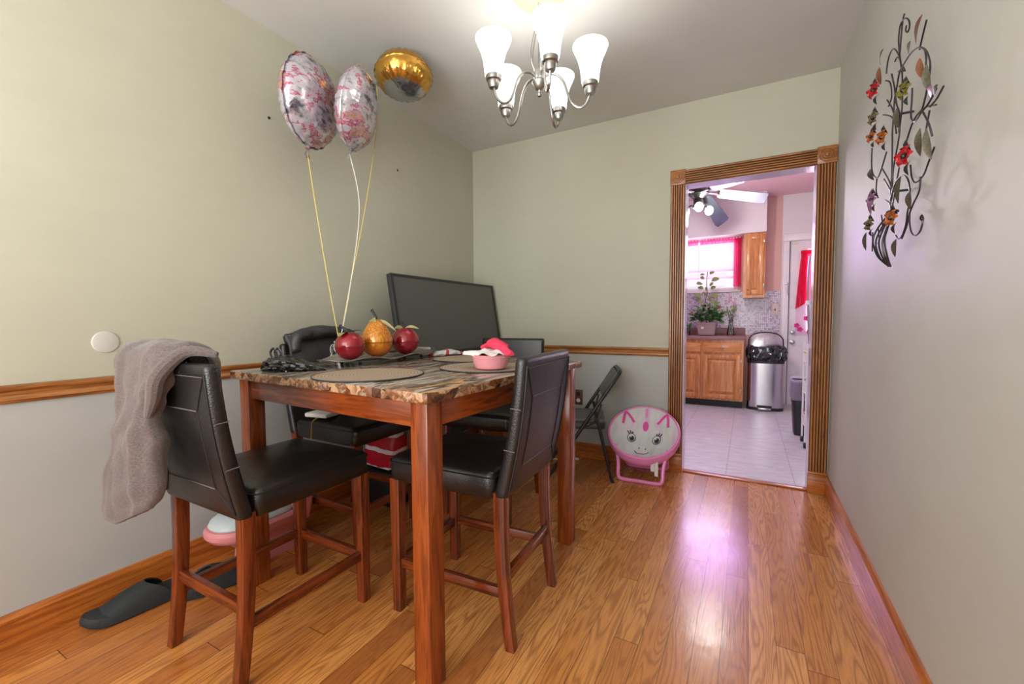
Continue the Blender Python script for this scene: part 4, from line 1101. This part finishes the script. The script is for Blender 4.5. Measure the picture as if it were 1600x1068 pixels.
# back door, its curtain and hardware
d2 = thing('door_2', None, None, (0, 0, 0), kind='structure')
b = nb(); box(b, 2.668, 2.865, KY + .02, KY + .06, 0, 2.125); box(b, 2.865, 3.36, KY + .02, KY + .06, 0, .96); box(b, 2.865, 3.36, KY + .02, KY + .06, 1.99, 2.125); box(b, 3.36, 3.5, KY + .02, KY + .06, 0, 2.125)
fin(b, 'door_leaf', M['white'], d2, False)
b = nb(); box(b, 2.865, 3.36, KY + .035, KY + .04, .96, 1.99); fin(b, 'pane', M['glass'], d2, False)
b = nb(); box(b, 2.60, 2.668, KY - .022, KY - .0045, 0, 2.104, .004); box(b, 2.60, 3.5, KY - .022, KY - .0045, 2.105, 2.19, .004); fin(b, 'door_casing', M['white'], d2)
fin(box(nb(), 2.666, 2.676, KY - .008, KY + .02, 0, 2.10), 'gap_shade_strip', M['ink'], d2, False)  # solid dark strip stands in for the shade of the door gap
for zz, rr in ((.94, .026), (.815, .032)):
    b = nb(); lathe(b, [(rr, 0), (rr, .008), (.012, .012), (.012, .03), (.024, .036), (.026, .05), (.001, .056)], 20)
    bmesh.ops.rotate(b, verts=b.verts, cent=(0, 0, 0), matrix=Matrix.Rotation(pi / 2, 3, 'X')); bmesh.ops.translate(b, verts=b.verts, vec=(2.725, KY + .02, zz)); fin(b, 'door_knob' if zz < .9 else 'deadbolt', M['nickel'], d2)
b = nb(); box(b, 2.62, 2.68, KY - .03, KY - .022, 1.56, 1.575, .002); tube(b, spline([(2.655, KY - .03, 1.56), (2.66, KY - .032, 1.52), (2.655, KY - .032, 1.46), (2.662, KY - .032, 1.42)], 5), .004, 6); fin(b, 'chain_latch', M['nickel'], d2)
fin(box(nb(), 2.70, 2.76, KY + .0, KY + .02, 2.06, 2.085), 'door_closer_plate', M['brass'], d2, False)
dc = thing('door_curtain', 'red-pink tied curtain with rose print hanging on the white back door', 'curtain', (0, 0, 0))
b = nb(); rows = []
for j in range(15):
    v = j / 14; xl = 2.80 - .055 * v ** .8; xr = 2.93 + .02 * sin(v * 3) ; rows.append([(xl + (xr - xl) * i / 30, KY - .012 + .010 * sin(i * 1.1), 1.965 - .60 * v - .13 * v * (1 - i / 30)) for i in range(31)])
loft(b, rows, closed=False); fin(b, 'curtain_panel', M['doorcurtain'], dc)
b = nb(); rows = []
for j in range(11):
    v = j / 10; rows.append([(2.75 + .36 * i / 30, KY - .004 + .006 * sin(i * 1.3), 1.40 - .50 * v) for i in range(31)])
loft(b, rows, closed=False); fin(b, 'white_panel', M['sheer'], dc)
fin(box(nb(), 2.79, 3.0, KY - .028, KY - .002, 1.925, 1.975, .01), 'header_band', M['doorcurtain'], dc)
for x, z in ((2.765, 1.03), (2.865, 1.12), (2.80, .98), (2.90, .95)):
    b = nb(); c = Vector((x, KY - .022, z))
    for k in range(5): leafmesh(b, c, c + Vector((.034 * cos(k * 1.257), -.006, .034 * sin(k * 1.257))), .018, (0, -1, 0), .15)
    fin(b, 'printed_rose', M['orchid'], dc)
t = thing('light_switch', 'almond switch plate on the mosaic tile by the back door', 'switch', (2.525, KY - .006, 1.235))
fin(box(nb(), -.045, .045, -.006, 0, -.075, .075, .003), 'switch_plate', M['almond'], t)
fin(box(nb(), -.006, .006, -.016, -.004, -.014, .014, .003), 'toggle', M['ink'], t)

# plants on the counter
pp = thing('potted_plant', 'leafy green houseplant with a tall vine in a square taupe pot', 'potted plant', (1.742, 2.90, .9015))
b = nb(); loft(b, [[(x, y, z) for x, y in rrect(w, w * .8, .02, 4)] for z, w in ((0, .185), (.004, .20), (.15, .235), (.152, .25), (.168, .25), (.168, .225), (.14, .21))], True, False); fin(b, 'pot', M['pot'], pp)
fin(box(nb(), -.11, .11, -.085, .085, .135, .15), 'soil', M['soil'], pp, False)
fin(box(nb(), -.06, -.028, -.0945, -.088, .085, .115), 'price_sticker', M['whitematte'], pp, False)
fin(lathe(nb(), [(.001, -.0), (.11, 0), (.125, .012), (.12, .012), (.1, .004), (.001, .004)], 28), 'saucer', M['pot'], pp)
rnd = random.Random(4)
for nm, m, n, spread in (('foliage', 'leaf', 150, 1), ('foliage', 'leaf2', 90, .95)):
    b = nb()
    for k in range(n):
        a = rnd.uniform(0, 2 * pi); r0 = rnd.uniform(.02, .17) * spread; z = .17 + rnd.uniform(.0, .22) * (1 - r0 * 3) + .02
        c = Vector((r0 * cos(a) * 1.1, r0 * sin(a) * .8, z)); d = Vector((cos(a), sin(a), rnd.uniform(-.5, .7))).normalized()
        leafmesh(b, c, c + d * rnd.uniform(.05, .085), rnd.uniform(.016, .028), (rnd.uniform(-.4, .4), -.5, .8), .12, 5)
    fin(b, nm, M[m], pp)
st = [(0, 0, .15), (-.02, .02, .30), (.04, .02, .36), (-.02, .01, .45), (.0, .01, .56), (-.01, .01, .70), (.0, 0, .84)]
fin(tube(nb(), spline(st, 6), .005, 6), 'vine_stem', M['stem'], pp)
b = nb(); P_ = spline(st, 6)
for k in range(26):
    p = P_[8 + int(k * 28 / 26)]; a = k * 2.4; d = Vector((cos(a), .5 * sin(a), rnd.uniform(-.1, .5))).normalized(); L = rnd.uniform(.05, .10)
    q = p + d * L * .6; leafmesh(b, q, q + d * L, L * .40, (rnd.uniform(-.5, .5), -.8, .4), .12, 5)
fin(b, 'vine_leaves', M['leafpale'], pp)
b = nb()
for x, z in ((-.17, .30), (.15, .32)): 
    c = Vector((x, -.02, z))
    for k in range(6): leafmesh(b, c, c + Vector((.03 * cos(k * 1.05), -.02, .03 * sin(k * 1.05))), .014, (0, -1, .2), .25)
fin(b, 'pink_bloom', M['rose'], pp)
vs = thing('glass_vase', 'small clear glass vase of cut stems on the counter right of the potted plant', 'vase', (2.025, 2.93, .9015))
fin(lathe(nb(), [(.001, 0), (.04, 0), (.046, .02), (.04, .07), (.026, .14), (.022, .18), (.034, .205), (.032, .205), (.020, .18), (.024, .14), (.037, .07), (.042, .02), (.001, .006)], 24), 'vase_body', M['glass'], vs)
for k in range(8):
    a = k * .8; fin(tube(nb(), spline([(.025 * cos(a), .02 * sin(a), .01), (.006 * cos(a + 2), .006 * sin(a + 2), .17), (.05 * cos(a + 2.5), .03 * sin(a + 2), .30 + .03 * sin(k * 2))], 5), .0035, 6), 'cut_stem', M['leaf2'], vs)
b = nb()
for k in range(22):
    a = rnd.uniform(0, 6.28); c = Vector((.05 * cos(a), .03 * sin(a), rnd.uniform(.25, .40))); leafmesh(b, c, c + Vector((.03 * cos(a), -.01, .035)), .010, (0, -1, 0), .2, 4)
fin(b, 'dried_blooms', M['leafpale'], vs)
b = nb(); leafmesh(b, (.02, 0, .36), (.05, 0, .48), .014, (0, -1, 0)); leafmesh(b, (-.03, 0, .42), (-.02, 0, .58), .012, (0, -1, 0)); fin(b, 'tall_leaf', M['rose'], vs)
sp = thing('small_succulent', 'small dark plant in a glass at the counter edge left of the potted plant', 'plant', (1.50, 2.86, .9015))
fin(lathe(nb(), [(.001, 0), (.04, 0), (.045, .01), (.045, .10), (.041, .10), (.041, .012), (.001, .01)], 20), 'glass_cup', M['glass'], sp)
b = nb()
for k in range(30):
    a = rnd.uniform(0, 6.28); c = Vector((.02 * cos(a), .02 * sin(a), rnd.uniform(.01, .12))); leafmesh(b, c, c + Vector((.05 * cos(a), .03 * sin(a), rnd.uniform(.02, .1))), .010, (0, -1, .3), .1, 4)
fin(b, 'foliage', M['leaf2'], sp)

# stainless step bin
sb = thing('step_bin', 'stainless half-round step bin with its lid raised beside the oak cabinet', 'bin', (2.418, 2.80, 0))
def halfround(w, d, z, n=22, oy=0):
    pts = []
    for k in range(n + 1):
        a = pi + pi * k / n; c, s = cos(a), sin(a)
        pts.append((w / 2 * (abs(c) ** .55) * (1 if c > 0 else -1), oy + d * (abs(s) ** .75) * -1, z))
    return pts + [(w / 2, oy + .10, z), (-w / 2, oy + .10, z)]
b = nb(); loft(b, [halfround(.385, .10, z) for z in (.035, .05, .58)]); fin(b, 'bin_body', M['steel'], sb, True, 40)
b = nb(); loft(b, [halfround(.395, .105, z) for z in (0, .035)]); fin(b, 'base_ring', M['darkplastic'], sb)
b = nb(); loft(b, [halfround(.398, .108, z) for z in (.575, .60, .625, .64)]); fin(b, 'rim_ring', M['darkplastic'], sb)
fin(box(nb(), -.075, .065, -.155, -.095, .012, .040, .008), 'pedal', M['steel'], sb)
fin(box(nb(), -.085, .075, -.112, -.095, .040, .062, .004), 'pedal_slot', M['darkplastic'], sb)
b = nb()
def lidring(k, y): return [(x * k, y, .80 + (z) * k) for x, z in [(p[0], p[1]) for p in [(.19 * cos(a) * (1 if abs(cos(a)) < .95 else 1), .15 * (abs(sin(a)) ** .62) * (1 if sin(a) > 0 else -1) if sin(a) > 0 else .10 * (abs(sin(a)) ** .3) * -1) for a in [2 * pi * q / 48 for q in range(48)]]]]
loft(b, [lidring(.94, .082), lidring(1, .088), lidring(1, .108), lidring(.96, .112)]); ld = fin(b, 'lid', M['steel'], sb, True, 40)
fin(tube(nb(), lidring(.985, .084), .007, 8, True), 'lid_gasket', M['darkplastic'], ld)
fin(box(nb(), -.022, .022, .079, .0825, .80, .87), 'sticker', M['whitematte'], ld, False)
b = nb(); rings = []
for z, k in ((.60, .99), (.615, 1.04), (.64, 1.08), (.66, 1.11), (.685, 1.13), (.71, 1.13), (.735, 1.11), (.755, 1.08), (.77, 1.03), (.775, .97), (.765, .91), (.74, .86), (.70, .82)):
    rg = halfround(.390 * k, .11 * k, z, 70)
    def cr(x, y, zz, o): return (abs(mnoise.noise(Vector((x * 26 + o, y * 26, zz * 20)))) + .5 * mnoise.noise(Vector((x * 60, y * 60 + o, zz * 40))))
    rings.append([(x + .016 * cr(x, y, z, 3), y - .030 * cr(x, y, z, 9) * (1 if y < .05 else 0), z + .026 * cr(x, y, z, 5)) for x, y, _ in rg])
loft(b, rings, False, True)
o = fin(b, 'bin_liner', M['bagblack'], None, True, 30); o.location = (2.418, 2.80, 0); tag(o, 'shiny black liner bag bunched over the rim of the steel bin', 'bin bag')

# slim black bin, white cart, rod standing in for a chrome reflection at the jamb
wb = thing('waste_bin', 'slim black waste bin with a clear liner by the back door', 'bin', (2.705, 1.66, 0))
b = nb(); loft(b, [[(x, y, z) for x, y in rrect(w, d, .03, 4)] for z, w, d in ((0, .15, .22), (.3, .18, .25), (.52, .20, .27))] + [[(x, y, z) for x, y in rrect(.19, .26, .028, 4)] for z in (.52, .3)]); fin(b, 'bin_body', M['darkplastic'], wb)
b = nb(); rg = []
for z, k in ((.34, 1.02), (.40, 1.10), (.47, 1.07), (.53, 1.05), (.54, .98)):
    rg.append([(x * k + .010 * mnoise.noise(Vector((x * 30, y * 30, z * 20))), y * k + .012 * mnoise.noise(Vector((x * 30 + 5, y * 30, z * 20))), z) for x, y in rrect(.20, .27, .03, 6)])
loft(b, rg, False, False); fin(b, 'liner', M['kliner'], wb)
ca = thing('rolling_cart', 'white wire rolling cart on black casters just inside the doorway', 'cart', (2.80, 1.22, 0))
for sx in (-1, 1):
    for sy in (-1, 1):
        lg = fin(tube(nb(), [(sx * .13, sy * .12, .05), (sx * .13, sy * .12, .90)], .008, 8), 'post', M['white'], ca)
        b = nb(); lathe(b, [(.001, -.012), (.022, -.012), (.026, 0), (.022, .012), (.001, .012)], 16)
        bmesh.ops.rotate(b, verts=b.verts, cent=(0, 0, 0), matrix=Matrix.Rotation(pi / 2, 3, 'Y')); bmesh.ops.translate(b, verts=b.verts, vec=(sx * .13, sy * .12, .026)); fin(b, 'caster', M['darkplastic'], lg)
for z in (.18, .46, .74):
    b = nb()
    for zz in (z, z + .09): tube(b, [(x, y, zz) for x, y in ((-.13, -.12), (.13, -.12), (.13, .12), (-.13, .12))], .004, 6, True)
    for k in range(9): tube(b, [(-.13 + .26 * k / 8, -.12, z), (-.13 + .26 * k / 8, .12, z)], .0022, 5)
    for k in range(7):
        tube(b, [(-.13, -.12 + .24 * k / 6, z), (-.13, -.12 + .24 * k / 6, z + .09)], .0022, 5)
    fin(b, 'wire_basket', M['white'], ca)
b = nb(); rings = [[(x, y, z) for x, y in rrect(w, d, .02, 4)] for z, w, d in ((0, .10, .08), (.05, .12, .09), (.10, .11, .05), (.13, .10, .02))]; loft(b, rings); disp(b, .012, 20, 8)
o = fin(b, 'snack_bag', M['redcloth'], None, True, 60); o.location = (2.735, 1.20, .2); tag(o, 'pink-red snack bag in the bottom basket of the white cart', 'snack bag')
b = nb(); c = Vector((0, 0, .02))
for k in range(7): leafmesh(b, c, c + Vector((.05 * cos(k * .9), .03 * sin(k * .9), .045)), .014, (0, -.6, .8), .2)
box(b, -.02, .02, -.02, .02, 0, .03, .004)
o = fin(b, 'silk_flower', M['yellowp']); o.location = (2.695, 1.22, .760); tag(o, 'yellow-green artificial flower in the top basket of the white cart', 'artificial flower')
pl = thing('jamb_reflection_rod', 'curved grey rod standing in for a chrome reflection at the doorway edge, with a white clamp', 'pole', (0, 0, 0))
fin(tube(nb(), spline([(2.735, 1.42, .0), (2.745, 1.42, .5), (2.712, 1.42, .95), (2.698, 1.42, 1.25), (2.690, 1.42, 1.48), (2.700, 1.42, 1.68)], 6), .010, 8), 'reflection_shaft', M['nickel'], pl)
fin(box(nb(), 2.678, 2.712, 1.40, 1.44, 1.24, 1.28, .006), 'clamp', M['white'], pl)

# ceiling fan
FX, FY, FZc = 1.745, 1.52, 2.40
cf = thing('ceiling_fan', 'ceiling fan with a white blade, dark hub and lit lamps in the kitchen', 'ceiling fan', (FX, FY, FZc))
fin(lathe(nb(), [(.06, KH - FZc), (.065, KH - FZc - .03), (.02, KH - FZc - .06), (.012, .10), (.012, .05)], 24), 'downrod', M['fandark'], cf)
fin(lathe(nb(), [(.02, .06), (.08, .055), (.105, .02), (.10, -.01), (.07, -.03), (.045, -.05), (.04, -.11), (.06, -.125), (.05, -.145), (.001, -.15)], 30), 'motor_housing', M['fandark'], cf)
for ang, droop, m in ((22, -.07, 'fanblade'), (72, -.20, 'fanblade_shaded'), (160, -.06, 'fanblade'), (245, -.06, 'fanblade'), (305, -.05, 'fanblade')):
    a = R(ang); d = Vector((cos(a), sin(a), 0)); s = Vector((-sin(a), cos(a), 0))
    br = fin(tube(nb(), [d * .08, d * .15 + Vector((0, 0, -.005)), d * .21 + Vector((0, 0, droop * .3))], .010, 8, flat=2.2), 'blade_arm', M['fandark'], cf)
    b = nb(); up_, dn_ = [], []
    for i in range(15):
        u = i / 14; r_ = .19 + .47 * u; hw = (.040 + .034 * u) * (1 if 0 < i < 14 else .7) * (sin(min(1, u * 7 + .35) * pi / 2))
        z = droop * u
        up_.append([d * r_ + s * hw * k + Vector((0, 0, z - .030 * k)) for k in (-1, -.5, 0, .5, 1)]); dn_.append([p - Vector((0, 0, .006)) for p in up_[-1]])
    loft(b, up_, closed=False); loft(b, dn_, closed=False)
    for q in (0, -1): loft(b, [[r[q] for r in up_], [r[q] for r in dn_]], closed=False)
    loft(b, [up_[-1], dn_[-1]], closed=False); loft(b, [up_[0], dn_[0]], closed=False)
    fin(b, 'blade', M[m], cf, True, 40)
for ang in (40, 160, 280):
    a = R(ang); d = Vector((cos(a), sin(a), 0))
    fin(tube(nb(), spline([d * .03 + Vector((0, 0, -.12)), d * .08 + Vector((0, 0, -.11)), d * .105 + Vector((0, 0, -.135))], 5), .008, 8), 'lamp_arm', M['fandark'], cf)
    c = d * .13 + Vector((0, 0, -.165))
    b = nb(); ball(b, c, .042, 1, 1, 1.15); fin(b, 'lamp_globe', M['fanwhite'], cf)
L = bpy.data.lights.new('fan_lamp', 'POINT'); L.energy = 30; L.color = (1, .95, .93); L.shadow_soft_size = .06
lo = bpy.data.objects.new('fan_lamp_light', L); COL.objects.link(lo); lo.location = (FX + .16, FY + .05, FZc - .24)

# ------------------------------------------------------------------ lights, world, camera
def area(name, loc, rot, sx, sy, e, col):
    L = bpy.data.lights.new(name, 'AREA'); L.shape = 'RECTANGLE'; L.size = sx; L.size_y = sy; L.energy = e; L.color = col
    o = bpy.data.objects.new(name, L); COL.objects.link(o); o.location = loc; o.rotation_euler = rot; return o
area('window_daylight', (1.57, 4.1, 2.0), (R(-90), 0, 0), 2.6, 2.2, 230, (.93, .82, 1))
area('door_daylight', (3.15, 4.0, 1.6), (R(-90), 0, 0), 1.0, 1.6, 80, (.90, .80, 1))
area('kitchen_purple_fill', (1.75, 2.55, 1.9), (R(-80), 0, 0), .9, .5, 20, (.66, .36, 1))  # added purple fill lamp, tints the light coming through the doorway
area('rear_fill', (1.3, -5.5, 1.5), (R(90), 0, 0), 2.4, 2.2, 88, (.97, .99, 1))  # added fill light behind the camera, standing in for daylight
area('ceiling_bounce_fill', (1.6, -4.6, .9), (R(180 - 8), 0, 0), 1.6, 1.2, 84, (1, .98, .95))  # added unseen lamp aimed at the ceiling for soft overall fill
wd = bpy.data.worlds.new('world'); SC.world = wd; wd.use_nodes = True
bg = wd.node_tree.nodes['Background']; bg.inputs[0].default_value = (.9, .95, 1, 1); bg.inputs[1].default_value = .9

cam = bpy.data.cameras.new('camera'); co = bpy.data.objects.new('camera', cam); COL.objects.link(co); SC.camera = co
cam.sensor_fit = 'HORIZONTAL'; cam.sensor_width = 36; cam.lens = 670.831 / 1600 * 36; cam.clip_start = .02
yaw, pit, rol = .5020307, -.0513232, -.0055879
fw = Vector((-sin(yaw) * cos(pit), cos(yaw) * cos(pit), sin(pit))); rt = Vector((cos(yaw), sin(yaw), 0)); up = rt.cross(fw)
r2 = rt * cos(rol) + up * sin(rol); u2 = up * cos(rol) - rt * sin(rol)
co.matrix_world = Matrix(((r2.x, u2.x, -fw.x, 2.2176), (r2.y, u2.y, -fw.y, -3.3171), (r2.z, u2.z, -fw.z, 1.12), (0, 0, 0, 1)))
SC.view_settings.view_transform = 'Standard'; SC.view_settings.look = 'None'; SC.view_settings.exposure = 0
SC.cycles.use_denoising = True
SC.cycles.max_bounces = 10; SC.cycles.transparent_max_bounces = 12; SC.cycles.sample_clamp_indirect = 6
SC.cycles.caustics_reflective = False; SC.cycles.caustics_refractive = False
